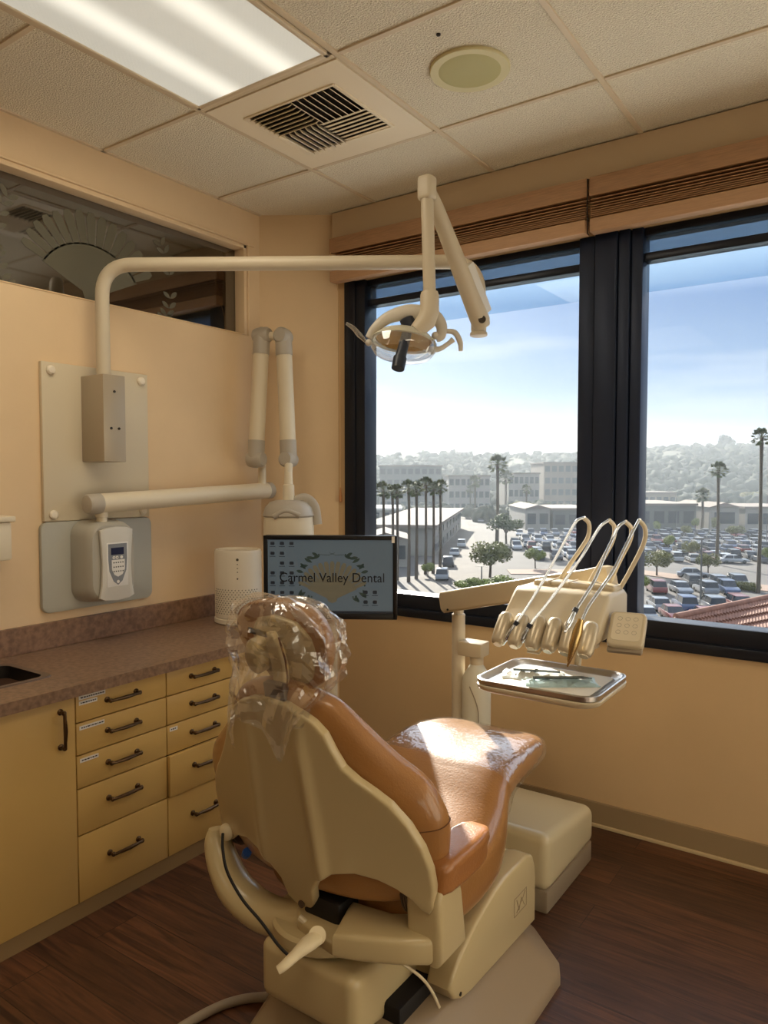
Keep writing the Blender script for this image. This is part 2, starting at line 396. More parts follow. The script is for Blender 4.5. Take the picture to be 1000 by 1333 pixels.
# transom (interior window)
b = MB()
for (y0, y1, z0, z1) in ((-1.6, TY, TZ1-.018, TZ1), (-1.6, TY, TZ0, TZ0+.006), (TY-.02, TY, TZ0, TZ1)): b.box((XL-.06, y0, z0), (XL+.004, y1, z1), .003)
for (y0, y1, z0, z1) in ((-1.6, TY+.05, TZ1+.002, TZ1+.012), (TY+.002, TY+.012, TZ0, TZ1+.01)): b.box((XL-.01, y0, z0), (XL+.01, y1, z1), .004)
struct(b, 'trim_4', 'wall_paint', 35)
w = struct(MB().box((XL-.075, -1.6, TZ0), (XL-.06, TY, TZ1)), 'window_1', 'transom_glass')
def shell_shapes(cx, cz, s, put):
    """scallop shell: ribs fanning out of a hinge; put(poly) receives polygons in (u,v)"""
    k = 15
    for i in range(k):
        a0 = R(-62+124*i/k+.75); a1 = R(-62+124*(i+1)/k-.75); am = (a0+a1)/2
        r1 = s*(.98-.10*abs(am)**2)
        P = lambda r, a: (cx+r*math.sin(a)*1.12, cz+r*math.cos(a))
        put([P(s*.60, a0*.97), P(s*.60, a1*.97), P(r1*.93, a1), P(r1, (a1+am)/2), P(r1, (a0+am)/2), P(r1*.93, a0)])
    arc = [(cx+s*.62*math.sin(R(-62+124*i/12))*1.12, cz+s*.62*math.cos(R(-62+124*i/12))) for i in range(13)]
    put([(cx-s*.10, cz-s*.02), (cx-s*.13, cz+s*.06)]+arc+[(cx+s*.13, cz+s*.06), (cx+s*.10, cz-s*.02), (cx, cz-s*.06)])
def leaf(put, x, y, a, l, w):
    c, s = math.cos(a), math.sin(a); pts = []
    for u, v in ((0, 0), (.3, .8), (.6, 1), (.85, .6), (1, 0), (.85, -.6), (.6, -1), (.3, -.8)): pts.append((x+c*l*u-s*w*v, y+s*l*u+c*w*v))
    put(pts)
def flat_put(mb, mapf, th):
    def put(poly): mb.slab(poly, th, mapf)
    return put
b = MB(); g = XL-.0598
et = flat_put(b, lambda u, v, w: Vector((g+w, u, v)), .0008)
shell_shapes(1.80, TZ0+.03, .345, et)
for sgn in (-1, 1):
    for i in range(9):
        t = i/8; aa = R(-70+150*t); ex = 1.80+sgn*(.33+.02*math.cos(aa)*3); ez = TZ0+.17+.17*math.sin(R(-75+140*t))
        if i != 4: leaf(et, ex, ez, R(90-sgn*60)+t*.6*sgn, .05, .011); leaf(et, ex, ez, R(90+sgn*50)+t*sgn*.4, .045, .010)
tag(b.build('etched_emblem', 'etching', smooth=0), 'frosted scallop shell emblem with leaf sprays etched on the dark transom window', 'decal')

# windows: black frames, mullion, glass, mesh shades
def frame(name, rects, m, y0=YW-.008, y1=YW+.10, bev=.004):
    b = MB()
    for (x0, x1, z0, z1, d0, d1) in rects: b.box((x0, d0, z0), (x1, d1, z1), bev)
    return struct(b, name, m, 35)
Y0, Y1 = YW-.01, YW+.10
frame('window_2', [(WX0, -2.136, WZ0, WZ1, Y0+.01, Y1), (WX0, -2.19, WZ0, WZ1, Y0, Y0+.03), (-2.136, -1.071, WZ0, .865, Y0+.01, Y1), (-2.255, -.82, WZ0, .80, Y0-.015, Y0+.03),
                   (-2.136, -1.071, 2.243, 2.275, Y0+.03, Y1-.02), (-2.136, -1.071, 2.34, WZ1, Y0+.03, Y1)], 'black_frame')
frame('window_3', [(-.821, .55, WZ0, .865, Y0+.01, Y1), (-.82, XR, WZ0, .80, Y0-.015, Y0+.03), (-.821, .55, 2.243, 2.275, Y0+.03, Y1-.02), (-.821, .55, 2.34, WZ1, Y0+.03, Y1),
                   (.55, .80, WZ0, WZ1, Y0, Y1), (.80, XR, WZ0, .865, Y0+.01, Y1), (.80, XR, 2.243, WZ1, Y0+.03, Y1)], 'black_frame')
b = MB()
for x0, x1, d in ((-1.071, -1.008, .012), (-1.004, -.915, .0), (-.911, -.868, .004), (-.864, -.821, .014)): b.box((x0, Y0+d, WZ0+.04), (x1, Y1, WZ1), .004)
b.box((-1.01, Y0+.03, WZ0+.04), (-.86, Y1-.01, WZ1)); b.box((-.923, Y0-.004, 1.0), (-.919, Y0+.02, 2.26))
struct(b, 'trim_5', 'mullion_frame', 35)
for i, (x0, x1) in enumerate(((-2.14, -1.065), (-.825, .555), (.795, XR))):
    struct(MB().box((x0, YW+.055, .86), (x1, YW+.061, 2.35)), 'window_%d' % (4+i*2), 'window_glass')
    struct(MB().box((x0, YW+.064, 2.135), (x1, YW+.067, 2.35)), 'window_%d' % (5+i*2), 'tinted_glass')
for i, (x0, x1) in enumerate(((-2.136, -1.071), (-.821, .55))):
    tag(MB().box((x0, YW+.045, 2.262), (x1, YW+.048, 2.36)).build('mesh_shade', 'mesh_shade', smooth=0),
        ['grey see-through mesh shade at the top of the left window pane', 'grey see-through mesh shade at the top of the right window pane'][i], 'shade', 'mesh shades')

# wooden blinds, raised
def blind(x0, x1, label, cord):
    t = thing('wood_blind', label, 'blind', ((x0+x1)/2, YW-.06, 2.36), 'raised wooden blinds')
    MB().box((x0, YW-.085, 2.495), (x1, YW-.068, 2.567), .004).build('valance', 'blind_wood', t)
    b = MB(); z = 2.413
    for i, zz in enumerate((.003, .010, .017, .025, .034, .044, .056, .070)):
        b.box((x0+.006, YW-.084, z+zz), (x1-.006, YW-.034, z+zz+.0032), .0012, rot=Matrix.Rotation(R((1, 2, 1, 3, 2, 4, 5, 7)[i]), 3, 'X'))
    b.build('slat_stack', 'blind_wood', t)
    MB().box((x0+.004, YW-.088, 2.357), (x1-.004, YW-.036, 2.411), .007).build('bottom_rail', 'blind_rail', t)
    MB().box((x0+.01, YW-.066, 2.50), (x1-.01, YW-.02, 2.56)).build('head_rail', 'blind_rail', t)
    if cord:
        c = MB().tube([(x0+.012, YW-.09, 2.50), (x0+.012, YW-.02, 2.30), (x0+.012, YW-.015, 1.36)], .0018, 6).build('pull_cord', 'cord', t)
        MB().lathe((x0+.012, YW-.015, 1.29), (0, 0, 1), [(.002, 0), (.008, .004), (.0075, .03), (.004, .06), (.002, .075)], 12).build('tassel', 'tassel', c)
    else:
        MB().tube([(x0-.004, YW-.089, 2.56), (x0-.004, YW-.091, 2.46), (x0-.002, YW-.09, 2.352), (x0+.004, YW-.09, 2.346)], .0022, 6).build('pull_cord', 'monitor_black', t)
blind(-2.288, -1.012, 'left raised wooden blind reaching to the room corner, with long pull cord', True)
blind(-1.004, .62, 'right raised wooden blind running out of the right of the photo', False)

# ================================================================== CEILING FITTINGS
t = thing('ceiling_light', 'long fluorescent ceiling light with ribbed prismatic diffuser', 'ceiling light', (-1.743, 1.21, H-.02))
LX0, LX1, LY0, LY1 = -2.036, -1.45, .62, 1.80
b = MB()
for x0, x1, y0, y1 in ((LX0, LX0+.018, LY0, LY1), (LX1-.018, LX1, LY0, LY1), (LX0, LX1, LY0, LY0+.018), (LX0, LX1, LY1-.018, LY1)): b.box((x0, y0, H-.014), (x1, y1, H-.001), .003)
b.build('frame', 'grid_metal', t)
MB().box((LX0+.016, LY0+.016, H-.009), (LX1-.016, LY1-.016, H-.004)).build('diffuser', 'lamp_lens', t)
for (x, y, lb) in ((.12, .60, 0), (.12, -1.2, 1), (-1.743, -1.2, 2)):  # extra lamps added out of view to brighten the room
    la = bpy.data.lights.new('added_fill_light', 'AREA'); la.shape = 'RECTANGLE'; la.size = .56; la.size_y = 1.15; la.energy = 7 if lb == 0 else 3; la.color = (1, .84, .62)
    lo = bpy.data.objects.new('added_fill_light', la); COL.objects.link(lo); lo.location = (x, y, H-.02)
la = bpy.data.lights.new('tube_light', 'AREA'); la.shape = 'RECTANGLE'; la.size = .5; la.size_y = 1.1; la.energy = 6; la.color = (1, .88, .68)
lo = bpy.data.objects.new('tube_light', la); COL.objects.link(lo); lo.location = (-1.743, 1.21, H-.022)

t = thing('air_vent', 'square metal air vent panel with four-way louvres in the ceiling', 'vent', (-1.743, 2.115, H-.02))
b = MB(); vx0, vx1, vy0, vy1 = -1.955, -1.545, 1.935, 2.285
for x0, x1, y0, y1 in ((-2.036, vx0, 1.83, 2.405), (vx1, -1.45, 1.83, 2.405), (vx0, vx1, 1.83, vy0), (vx0, vx1, vy1, 2.405)): b.box((x0, y0, H-.008), (x1, y1, H-.002))
b.build('panel', 'vent_paint', t)
b = MB()
for x0, x1, y0, y1 in ((vx0-.004, vx0+.02, vy0, vy1), (vx1-.01, vx1+.004, vy0, vy1), (vx0, vx1, vy0-.004, vy0+.006), (vx0, vx1, vy1-.006, vy1+.004)): b.box((x0, y0, H-.013), (x1, y1, H-.004), .002)
b.build('register_frame', 'vent_paint', t)
MB().box((vx0+.01, vy0, H-.004), (vx1, vy1, H-.002)).build('duct_opening', 'vent_dark', t)
mxv, myv = (vx0+vx1)/2, (vy0+vy1)/2
for q, (x0, x1, y0, y1, al, an) in enumerate(((vx0+.02, mxv, vy0+.006, myv, 0, 42), (mxv, vx1-.01, vy0+.006, myv, 1, 40), (vx0+.02, mxv, myv, vy1-.006, 1, 52), (mxv, vx1-.01, myv, vy1-.006, 0, 20))):
    b = MB(); k = 7
    for i in range(k):
        if al == 0:
            y = y0+(y1-y0)*(i+.5)/k; b.box((x0, y-.012, H-.014), (x1, y+.012, H-.012), 0, rot=Matrix.Rotation(R(an), 3, 'X'))
        else:
            x = x0+(x1-x0)*(i+.5)/k; b.box((x-.014, y0, H-.014), (x+.014, y1, H-.012), 0, rot=Matrix.Rotation(R(an), 3, 'Y'))
    b.build('louvre', 'vent_paint', t)

t = thing('ceiling_speaker', 'round cream ceiling speaker grille', 'speaker', (-1.14, 2.12, H-.01))
MB().lathe((-1.145, 2.122, H-.011), (0, 0, 1), [(.100, .001), (.124, .0), (.127, .004), (.126, .0105), (.096, .0105), (.096, .003)], 48).build('ring', 'speaker_cream', t)
MB().lathe((-1.145, 2.122, H-.010), (0, 0, 1), [(.03, -.004), (.08, -.003), (.098, .0), (.098, .0095)], 48).build('grille', 'speaker_grille', t)
tag(MB().lathe((-1.133, 1.908, H-.005), (0, 0, 1), [(.002, -.002), (.006, 0), (.007, .004)], 12).build('ceiling_screw', 'screw'), 'tiny dark screw in the ceiling tile beside the round speaker', 'screw')

# ================================================================== CABINETS AND COUNTER
CX = -2.11
def bar_handle(mb, p, d, ln, out=Vector((1, 0, 0))):
    p, d = Vector(p), Vector(d)
    pts = [p-d*ln/2, p-d*ln/2+out*.026, p+d*ln/2+out*.026, p+d*ln/2]
    mb.tube(fillet(pts, .009, 4), .0052, 10)
    for s in (-1, 1):
        mb.lathe(p+d*s*ln/2, out, [(.010, 0), (.010, .003), (.006, .006)], 12); mb.ball(p+d*s*ln/2+out*.022, .0078, n=10)
    mb.tube([p-d*ln*.3+out*.027, p+out*.029, p+d*ln*.3+out*.027], [.0052, .0066, .0052], 10)
ZR = [.735, .638, .533, .425, .273, .055]
def drawer_unit(y0, y1, label, notes, skew=None):
    t = thing('drawer_cabinet', label, 'cabinet', ((-2.6+CX)/2, (y0+y1)/2, 0), 'yellow drawer cabinets')
    MB().box((-2.60, y0, .056), (CX-.018, y1, .734)).build('carcass', 'cabinet_gap', t)
    for i in range(5):
        ox = .012 if skew == i else 0
        d = MB().box((CX-.016+ox, y0+.0022, ZR[i+1]+.0022), (CX+.002+ox, y1-.0022, ZR[i]-.0022), .0012).build('drawer', 'laminate_yellow', t)
        h = MB(); bar_handle(h, (CX+.002+ox, (y0+y1)/2-.007, (ZR[i]+ZR[i+1])/2 + (.012 if i > 2 else .002)), (0, 1, 0), .112); h.build('handle', 'handle_bronze', d)
        for (row, j, ln, dz) in notes:
            if row != i: continue
            zc = ZR[i]-.018-dz
            n = MB().box((CX+.0018+ox, y0+.012, zc-.0065), (CX+.003+ox, y0+.012+ln, zc+.0065)).build('paper_label', 'label_paper', d)
            s = MB(); y = y0+.018; random.seed(i*7+j)
            while y < y0+.006+ln: w_ = random.uniform(.003, .009); s.box((CX+.0029+ox, y, zc-.002), (CX+.0032+ox, min(y+w_, y0+ln+.008), zc+.002)); y += w_+.0025
            s.build('printed_words', 'ink', n)
drawer_unit(1.329, 1.681, 'five-drawer cabinet with four paper labels, beside the cupboard door', [(0, 0, .095, 0), (0, 1, .065, .017), (1, 2, .09, 0), (2, 3, .066, 0)])
drawer_unit(1.681, 2.03, 'five-drawer cabinet with one paper label, behind the chair back', [(2, 4, .035, 0)], 3)
t = thing('sink_cabinet', 'yellow cupboard with a plain door and vertical handle under the sink', 'cabinet', (-2.35, 1.03, 0))
MB().box((-2.60, .73, .056), (CX-.018, 1.329, .734)).build('carcass', 'cabinet_gap', t)
for y0, y1, hy in ((1.03, 1.329, 1.277), (.73, 1.03, .78)):
    d = MB().box((CX-.016, y0+.0022, .0572), (CX+.002, y1-.0022, .7328), .0012).build('cupboard_door', 'laminate_yellow', t)
    h = MB(); bar_handle(h, (CX+.002, hy, .635), (0, 0, 1), .11); h.build('handle', 'handle_bronze', d)
t = thing('drawer_cabinet', 'last cabinet of the counter, hidden behind the chair', 'cabinet', (-2.35, 2.22, 0))
MB().box((-2.60, 2.031, .056), (CX-.018, 2.40, .734)).build('carcass', 'laminate_yellow', t)
MB().box((CX-.016, 2.034, .0572), (CX+.002, 2.398, .7328), .0012).build('cupboard_door', 'laminate_yellow', t)
tag(MB().box((-2.58, .73, 0), (CX-.004, 2.40, .055)).build('toe_kick', 'toe_kick', smooth=0), 'low taupe plinth running under the yellow cabinets', 'plinth')
b = MB(); hx0, hx1, hy0, hy1 = -2.50, -2.235, .92, 1.325
for a, c in (((-2.60, hy1), (-2.07, 2.42)), ((-2.60, .70), (-2.07, hy0)), ((hx1, hy0), (-2.07, hy1)), ((-2.60, hy0), (hx0, hy1))): b.box((a[0], a[1], .7355), (c[0], c[1], .772))
tag(b.build('countertop', 'counter', smooth=0), 'long brown speckled laminate countertop over the yellow cabinets', 'countertop')
tag(MB().box((-2.619, .70, .772), (-2.60, 2.42, .870), .002).build('backsplash', 'splash', smooth=0), 'brown speckled backsplash strip along the wall behind the countertop', 'backsplash')
t = thing('sink', 'black inset sink at the left end of the counter', 'sink', (-2.37, 1.12, .60))
b = MB(); x0, x1, y0, y1, zz = hx0+.005, hx1-.005, hy0+.005, hy1-.005, .772
rr = [rrect(x0-.014, y0-.014, x1+.014, y1+.014, .03), rrect(x0-.012, y0-.012, x1+.012, y1+.012, .03), rrect(x0+.008, y0+.008, x1-.008, y1-.008, .03)]
b.skin([[Vector((p[0], p[1], z)) for p in r] for r, z in zip(rr, (zz, zz+.004, zz+.003))], cap=False); b.build('rim', 'sink_rim', t)
b = MB(); r1, r2, r3 = rrect(x0+.008, y0+.008, x1-.008, y1-.008, .03), rrect(x0+.02, y0+.02, x1-.02, y1-.02, .04), rrect(x0+.06, y0+.06, x1-.06, y1-.06, .03)
b.skin([[Vector((p[0], p[1], z)) for p in r] for r, z in ((r1, zz+.003), (r2, .63), (r3, .62))], cap=False); b.face([b.bm.verts.new((p[0], p[1], .62)) for p in r3]); b.build('basin', 'sink_black', t)

# wall dispenser at the left edge
t = thing('wall_dispenser', 'small white box with lid on the wall at the left edge', 'dispenser', (-2.56, 1.29, 1.13))
MB().box((XL, 1.22, 1.13), (-2.505, 1.355, 1.262), .008).build('body', 'arm_white', t)
MB().box((XL, 1.21, 1.262), (-2.495, 1.365, 1.282), .005).build('lid', 'arm_white', t)

# air purifier
t = thing('air_purifier', 'white oval air purifier on the counter beside the monitor', 'air purifier', (-2.40, 2.315, .772))
c = Vector((-2.40, 2.315, .772))
MB().lathe(c, (0, 0, 1), [(.10, 0), (.114, .004), (.114, .022), (.107, .026)], 40, 1, .86).build('base', 'purifier', t)
MB().lathe(c, (0, 0, 1), [(.107, .026), (.111, .03), (.111, .315), (.106, .325), (.096, .325), (.094, .318)], 48, 1, .86).build('body', 'purifier', t)
MB().lathe(c, (0, 0, 1), [(.02, .316), (.095, .317), (.096, .310)], 40, 1, .86).build('top_grille', 'purifier_top', t)
b = MB(); vd = Vector((0.57, -.82, 0))
for k in range(15):
    for j in range(12):
        a = R(-55-62+k*8.2+(j % 2)*4.1); p = c+Vector((math.cos(a)*.1112, math.sin(a)*.1112*.86, .05+j*.0095)); nrm = Vector((math.cos(a), math.sin(a)/.86, 0)).normalized()
        b.disc(p, nrm, .0024, .002, 6)
b.build('vent_holes', 'hole_dark', t)
b = MB()
for dz, s in ((.288, .010), (.268, .004), (.250, .004), (.234, .004), (.205, .006)):
    a = R(-50); p = c+Vector((math.cos(a)*.1114, math.sin(a)*.1114*.86, dz)); b.disc(p, (math.cos(a), math.sin(a)/.86, 0), s*.6, .0012, 10)
b.build('control_marks', 'hole_dark', t)

# ================================================================== LEFT-WALL PANELS, X-RAY UNIT
t = thing('mounting_plate', 'large pale wall plate with white caps behind the light box', 'wall plate', (XL, 1.765, 1.25))
MB().box((XL, 1.53, 1.25), (XL+.018, 2.0, 1.845), .003).build('panel', 'cream_panel', t)
for y, z in ((1.565, 1.815), (1.965, 1.815), (1.565, 1.275), (1.965, 1.275)):
    MB().lathe((XL+.018, y, z), (1, 0, 0), [(.017, 0), (.017, .008), (.012, .014), (.003, .016)], 20).build('knob', 'white_knob', t)
t = thing('backing_plate', 'lower grey rounded wall plate behind the x-ray control', 'wall plate', (XL, 1.76, .9))
b = MB(); b.slab(rrect(1.515, .905, 2.008, 1.248, .03), .02, lambda u, v, w: Vector((XL+w, u, v)), .004); b.build('panel', 'grey_panel', t)
# x-ray control
t = thing('xray_control', 'grey x-ray control box with keypad and small screen on the wall', 'x-ray control', (-2.56, 1.72, .92))
def xbody(y0, y1, z0, z1, r, x0, x1, sh): return [[Vector((x, p[0], p[1])) for p in rrect(y0+i*sh, z0+i*sh, y1-i*sh, z1-i*sh, r)] for i, x in ((0, x0), (0, x0+.03), (.5, x0+(x1-x0)*.7), (1, x1-.008), (1.5, x1))]
b = MB(); b.skin(xbody(1.632, 1.85, .93, 1.25, .06, XL+.02, -2.485, .012)); b.build('housing', 'xray_body', t)
b = MB(); oc = [(1.672, 1.213), (1.70, 1.222), (1.745, 1.226), (1.79, 1.222), (1.818, 1.213)] + [(1.812, 1.15), (1.808, 1.08), (1.812, 1.0), (1.822, .955)] + [(1.80, .944), (1.745, .938), (1.69, .944), (1.668, .955)] + [(1.678, 1.0), (1.682, 1.08), (1.678, 1.15)]
b.slab(oc, .014, lambda u, v, w: Vector((-2.488+w+.006, u, v)), .004); b.build('front_cover', 'xray_face', t)
kp = MB().box((-2.470, 1.698, .995), (-2.4665, 1.793, 1.165), .001).build('keypad_panel', 'keypad_face', t)
b = MB(); b.slab([(1.704, 1.16), (1.787, 1.16), (1.787, 1.10), (1.783, 1.055), (1.765, 1.015), (1.7455, 1.0), (1.726, 1.015), (1.708, 1.055), (1.704, 1.10)], .001, lambda u, v, w: Vector((-2.4668+w, u, v))); b.build('grey_field', 'keypad_grey', kp)
MB().box((-2.466, 1.716, 1.118), (-2.4645, 1.772, 1.145)).build('lcd_screen', 'lcd', kp)
b = MB(); b.slab([(1.718, 1.098), (1.776, 1.098), (1.776, 1.06), (1.765, 1.04), (1.7455, 1.032), (1.73, 1.04), (1.719, 1.06)], .0008, lambda u, v, w: Vector((-2.4658+w, u, v))); b.build('key_field', 'keypad_face', kp)
for (y, z) in ((1.728, 1.107), (1.742, 1.107), (1.762, 1.107), (1.7455, 1.013)): MB().disc((-2.4652, y, z), (1, 0, 0), .0062, .001, 14).build('round_key', 'keypad_face', kp)
b = MB()
for z in (1.087, 1.070, 1.053):
    for k in range(5): b.box((-2.4652, 1.725+k*.010, z-.002), (-2.4646, 1.730+k*.010, z+.0025))
for (y, z) in ((1.728, 1.107), (1.742, 1.107)): b.slab([(y-.003, z-.002), (y+.003, z-.002), (y, z+.003)], .0005, lambda u, v, w: Vector((-2.4646+w, u, v)))
b.build('key_marks', 'ink', kp)
b = MB()
for k in range(5): b.box((-2.4736, 1.70, .982-k*.007), (-2.4730, 1.80-.004*k, .983-k*.007))
b.build('small_print', 'keypad_grey', t)
MB().lathe((-2.535, 1.725, 1.24), (0, 0, 1), [(.02, 0), (.02, .02), (.024, .022), (.024, .045), (.018, .05)], 20).build('arm_socket', 'arm_white', t)

# x-ray arm
t = thing('xray_machine', 'white x-ray machine on a folded arm with grey elbow joints on the left wall', 'x-ray machine', (-2.5, 1.7, 1.29))
a0, a1 = Vector((-2.525, 1.665, 1.313)), Vector((-2.525, 2.655, 1.352))
MB().tube([a0, a1], .0385, 28).build('horizontal_tube', 'arm_white', t)
d = (a1-a0).normalized()
MB().lathe(a0, -d, [(.0395, -.045), (.0395, .0), (.034, .01), (.01, .014)], 28).build('end_cap', 'xray_cap', t)
MB().lathe(a1, d, [(.0395, -.028), (.0395, .0), (.034, .008), (.01, .011)], 28).build('end_cap', 'xray_cap', t)
def limb(top, bot, side, nm):
    top, bot = Vector(top), Vector(bot); d = (top-bot).normalized()
    MB().tube([bot+d*.08, top-d*.08], .037, 28).build('upper_tube', 'arm_white', t)
    for p, s in ((top, 1), (bot, -1)):
        b = MB(); b.tube([p-d*s*.09, p-d*s*.02, p+d*s*.012, p+d*s*.03, p+d*s*.040], [.0395, .0395, .036, .026, .010], 28)
        b.lathe(p+side*-.0, side, [(.006, -.042), (.034, -.036), (.0385, -.02), (.0385, .03), (.030, .044), (.008, .047)], 24)
        b.build('elbow', 'xray_cap', t)
dpt = 3.50
T1, B1 = deep(341, 437, dpt), deep(333, 598, dpt); T2, B2 = deep(369, 438, dpt-.03), deep(376, 598, dpt-.03)
limb(T1, B1, (_r*.9-_f*.4).normalized(), 'a'); limb(T2, B2, (-_r*.3-_f*.9).normalized(), 'b')
MB().cyl(T1, T2, .02).build('top_pin', 'arm_white', t)
e1 = Vector((-2.525, 2.60, 1.352)); b = MB(); b.tube([e1, Vector((-2.525, 2.60, B1.z-.03))], .019, 20)
b.tube([Vector((-2.525, 2.60, B1.z-.03)), B1+_r*.02], [.019, .03], 20); b.build('swivel_post', 'arm_white', t)
# tube head
hc = deep(376, 690, dpt-.12); nk = B2
b = MB(); b.tube([nk+Vector((0, 0, -.01)), Vector((hc.x-.0, hc.y, 1.43)), Vector((hc.x, hc.y, 1.30))], [.02, .018, .024], 20); b.lathe((hc.x, hc.y, 1.29), (0, 0, 1), [(.028, 0), (.026, .09), (.02, .094)], 20); b.build('neck', 'arm_white', t)
b = MB(); hz = 1.02
for_s = [(.02, .29), (.07, .283), (.098, .262), (.112, .225), (.115, .18), (.115, .02), (.10, .0)]
b.lathe((hc.x, hc.y, hz), (0, 0, 1), for_s, 40, 1, .85, ref=_r); b.build('tube_head', 'arm_white', t)
b = MB(); b.lathe((hc.x, hc.y, hz), (0, 0, 1), [(.055, .292), (.085, .283), (.108, .258), (.119, .222), (.112, .215)], 40, 1, .88, ref=_r); b.build('head_collar', 'xray_cap', t)
b = MB(); pts = [Vector((hc.x, hc.y, 1.30))+_r*.02, Vector((hc.x, hc.y, 1.318))+_r*.075, Vector((hc.x, hc.y, 1.28))+_r*.115, Vector((hc.x, hc.y, 1.20))+_r*.128]
b.tube(pts, .014, 14, smooth=5, flat=1.8); b.build('handle', 'xray_cap', t)
b = MB()
gr = Matrix.Translation(Vector((hc.x, hc.y, 0))-_f*0)
b.tube([Vector((hc.x, hc.y, 1.235))-_r*.055-_f*.092, Vector((hc.x, hc.y, 1.262))-_r*.0-_f*.092, Vector((hc.x, hc.y, 1.24))+_r*.06-_f*.088], .012, 12, smooth=5); b.build('grip_bar', 'xray_cap', t)

# ================================================================== OPERATING LIGHT ON ITS LONG ARM
t = thing('light_mount_box', 'tall metal box on the pale plate carrying the light arm', 'bracket', (-2.53, 1.74, 1.475))
MB().box((XL+.018, 1.69, 1.475), (-2.46, 1.787, 1.805), .003).build('housing', 'grey_box', t)
for y, z in ((1.738, 1.742), (1.722, 1.602), (1.756, 1.602)): MB().disc((-2.459, y, z), (1, 0, 0), .005, .004, 12).build('screw', 'screw', t)
t = thing('operating_light', 'dental operating light with amber reflector on a long bent arm from the wall', 'dental light', (-2.525, 1.738, 1.80))
A = Vector((-2.525, 1.738, 1.80)); D0 = A.dot(Vector((_f.x, _f.y, 0)).normalized())
fh = Vector((_f.x, _f.y, 0)).normalized()
zt = O.z + (620-348)/FOC*D0
def atd(x, z, d): return Vector((0, 0, z)) + _r*((x-500)/FOC*d) + fh*d
p1 = Vector((A.x, A.y, zt)); p2 = atd(622, zt, D0*.985); p3 = Vector((p2.x, p2.y, 1.416+(620-430)/FOC*D0))
MB().tube(fillet([A, p1, p2, p3], .12, 10), .0262, 24).build('main_tube', 'cream_metal', t)
MB().lathe(p3+Vector((0, 0, -.035)), (0, 0, 1), [(.028, 0), (.033, .003), (.033, .014), (.027, .018), (.029, .022), (.029, .10), (.0262, .104)], 24).build('collar', 'cream_metal', t)
# spring arm up and the drop rod
q0 = p3+Vector((0, 0, .01)) - fh*.055; q1 = deep(556, 240, 2.50)
dd = (q1-q0).normalized(); sd = dd.cross(fh).normalized()
b = MB(); b.tube([q0-dd*.02, q0, q0+dd*.03, q1-dd*.08, q1-dd*.03], [.03, .036, .036, .026, .022], 20); b.build('spring_arm', 'cream_metal', t)
b = MB(); b.box((-.012, -.02, 0), (.012, .02, .19), .004); b.xf(Matrix.Translation(q0+sd*-.034+dd*.02) @ dd.to_track_quat('Z', 'Y').to_matrix().to_4x4()); b.build('arm_cover', 'keypad_face', t)
b = MB(); b.cyl(q0-fh*.0-sd*.0, p3+Vector((0, 0, .01)), .018); b.build('pivot_pin', 'cream_metal', t)
MB().disc(q0-fh*.036, fh, .014, .012, 16).build('pivot_cap', 'screw', t)
b = MB(); b.box((-.028, -.026, -.055), (.028, .026, .028), .014, 4); b.xf(Matrix.Translation(q1)); b.build('top_knuckle', 'cream_metal', t)
rod_b = deep(559, 375, 2.42); rod_b = Vector((q1.x+.0, q1.y, rod_b.z)) + _r*.01
b = MB(); b.tube([q1-Vector((0, 0, .03)), rod_b], [.0215, .0215], 20); b.build('drop_rod', 'cream_metal', t)
hb = rod_b+Vector((0, 0, -.075))
b = MB(); b.tube([rod_b+Vector((0, 0, .012)), rod_b, hb+Vector((0, 0, .02)), hb-_r*.012+Vector((0, 0, -.012)), hb-_r*.045+Vector((0, 0, -.045))], [.028, .032, .033, .034, .026], 20); b.build('rod_socket', 'cream_metal', t)
dh = (hb).dot(fh)
hd = lambda x, y, k=0: deep(x, y, dh+k)
# yoke
b = MB(); b.tube([hd(540, 408), hd(556, 408), hd(568, 414), hd(575, 425), hd(574, 437), hd(568, 440)], [.02, .022, .018, .015, .013, .012], 16, smooth=4, flat=1.3); b.build('yoke', 'lamp_grey', t)
b = MB(); b.tube([hd(553, 409), hd(530, 407), hd(505, 414), hd(488, 428), hd(480, 440)], [.022, .02, .015, .012, .009], 16, smooth=4, flat=1.4); b.build('head_spine', 'lamp_grey', t)
# reflector bowl: almond seen from below, open downwards
rc = hd(526, 445); ax = (Vector((0, 0, 1))*.86 + fh*.38 + _r*.12).normalized()
b = MB(); b.lathe(rc, ax, [(.005, .052), (.05, .048), (.085, .03), (.108, .006), (.112, -.002), (.104, -.004), (.08, .020), (.045, .037), (.006, .041)], 40, 1.02, .62, ref=_r); b.build('reflector', 'lamp_reflector', t)
b = MB(); b.lathe(rc, ax, [(.006, .036), (.045, .030), (.078, .016), (.098, .002), (.094, .0), (.05, .022), (.008, .030)], 36, 1.0, .60, ref=_r); b.build('amber_dish', 'lamp_amber', t)
b = MB(); b.lathe(rc, ax, [(.112, -.002), (.110, -.03), (.096, -.052), (.062, -.066), (.02, -.072), (.003, -.073)], 36, 1.02, .62, ref=_r); b.build('clear_shield', 'lamp_shield', t)
b = MB(); b.tube([hd(530, 433, -.04), hd(520, 470, -.09)], [.017, .019], 18); b.tube([hd(521, 466, -.088), hd(518, 480, -.1)], [.023, .022], 18); b.tube([hd(533, 428, -.03), hd(530, 437, -.04)], .012, 14); b.build('bulb_housing', 'lamp_dark', t)
b = MB(); b.tube([hd(527, 420), hd(536, 413)], [.026, .025], 18); b.box((-.024, -.024, -.012), (.024, .024, .014), .005); 
b.bm.verts.ensure_lookup_table()
for v in b.bm.verts[-1:]: pass
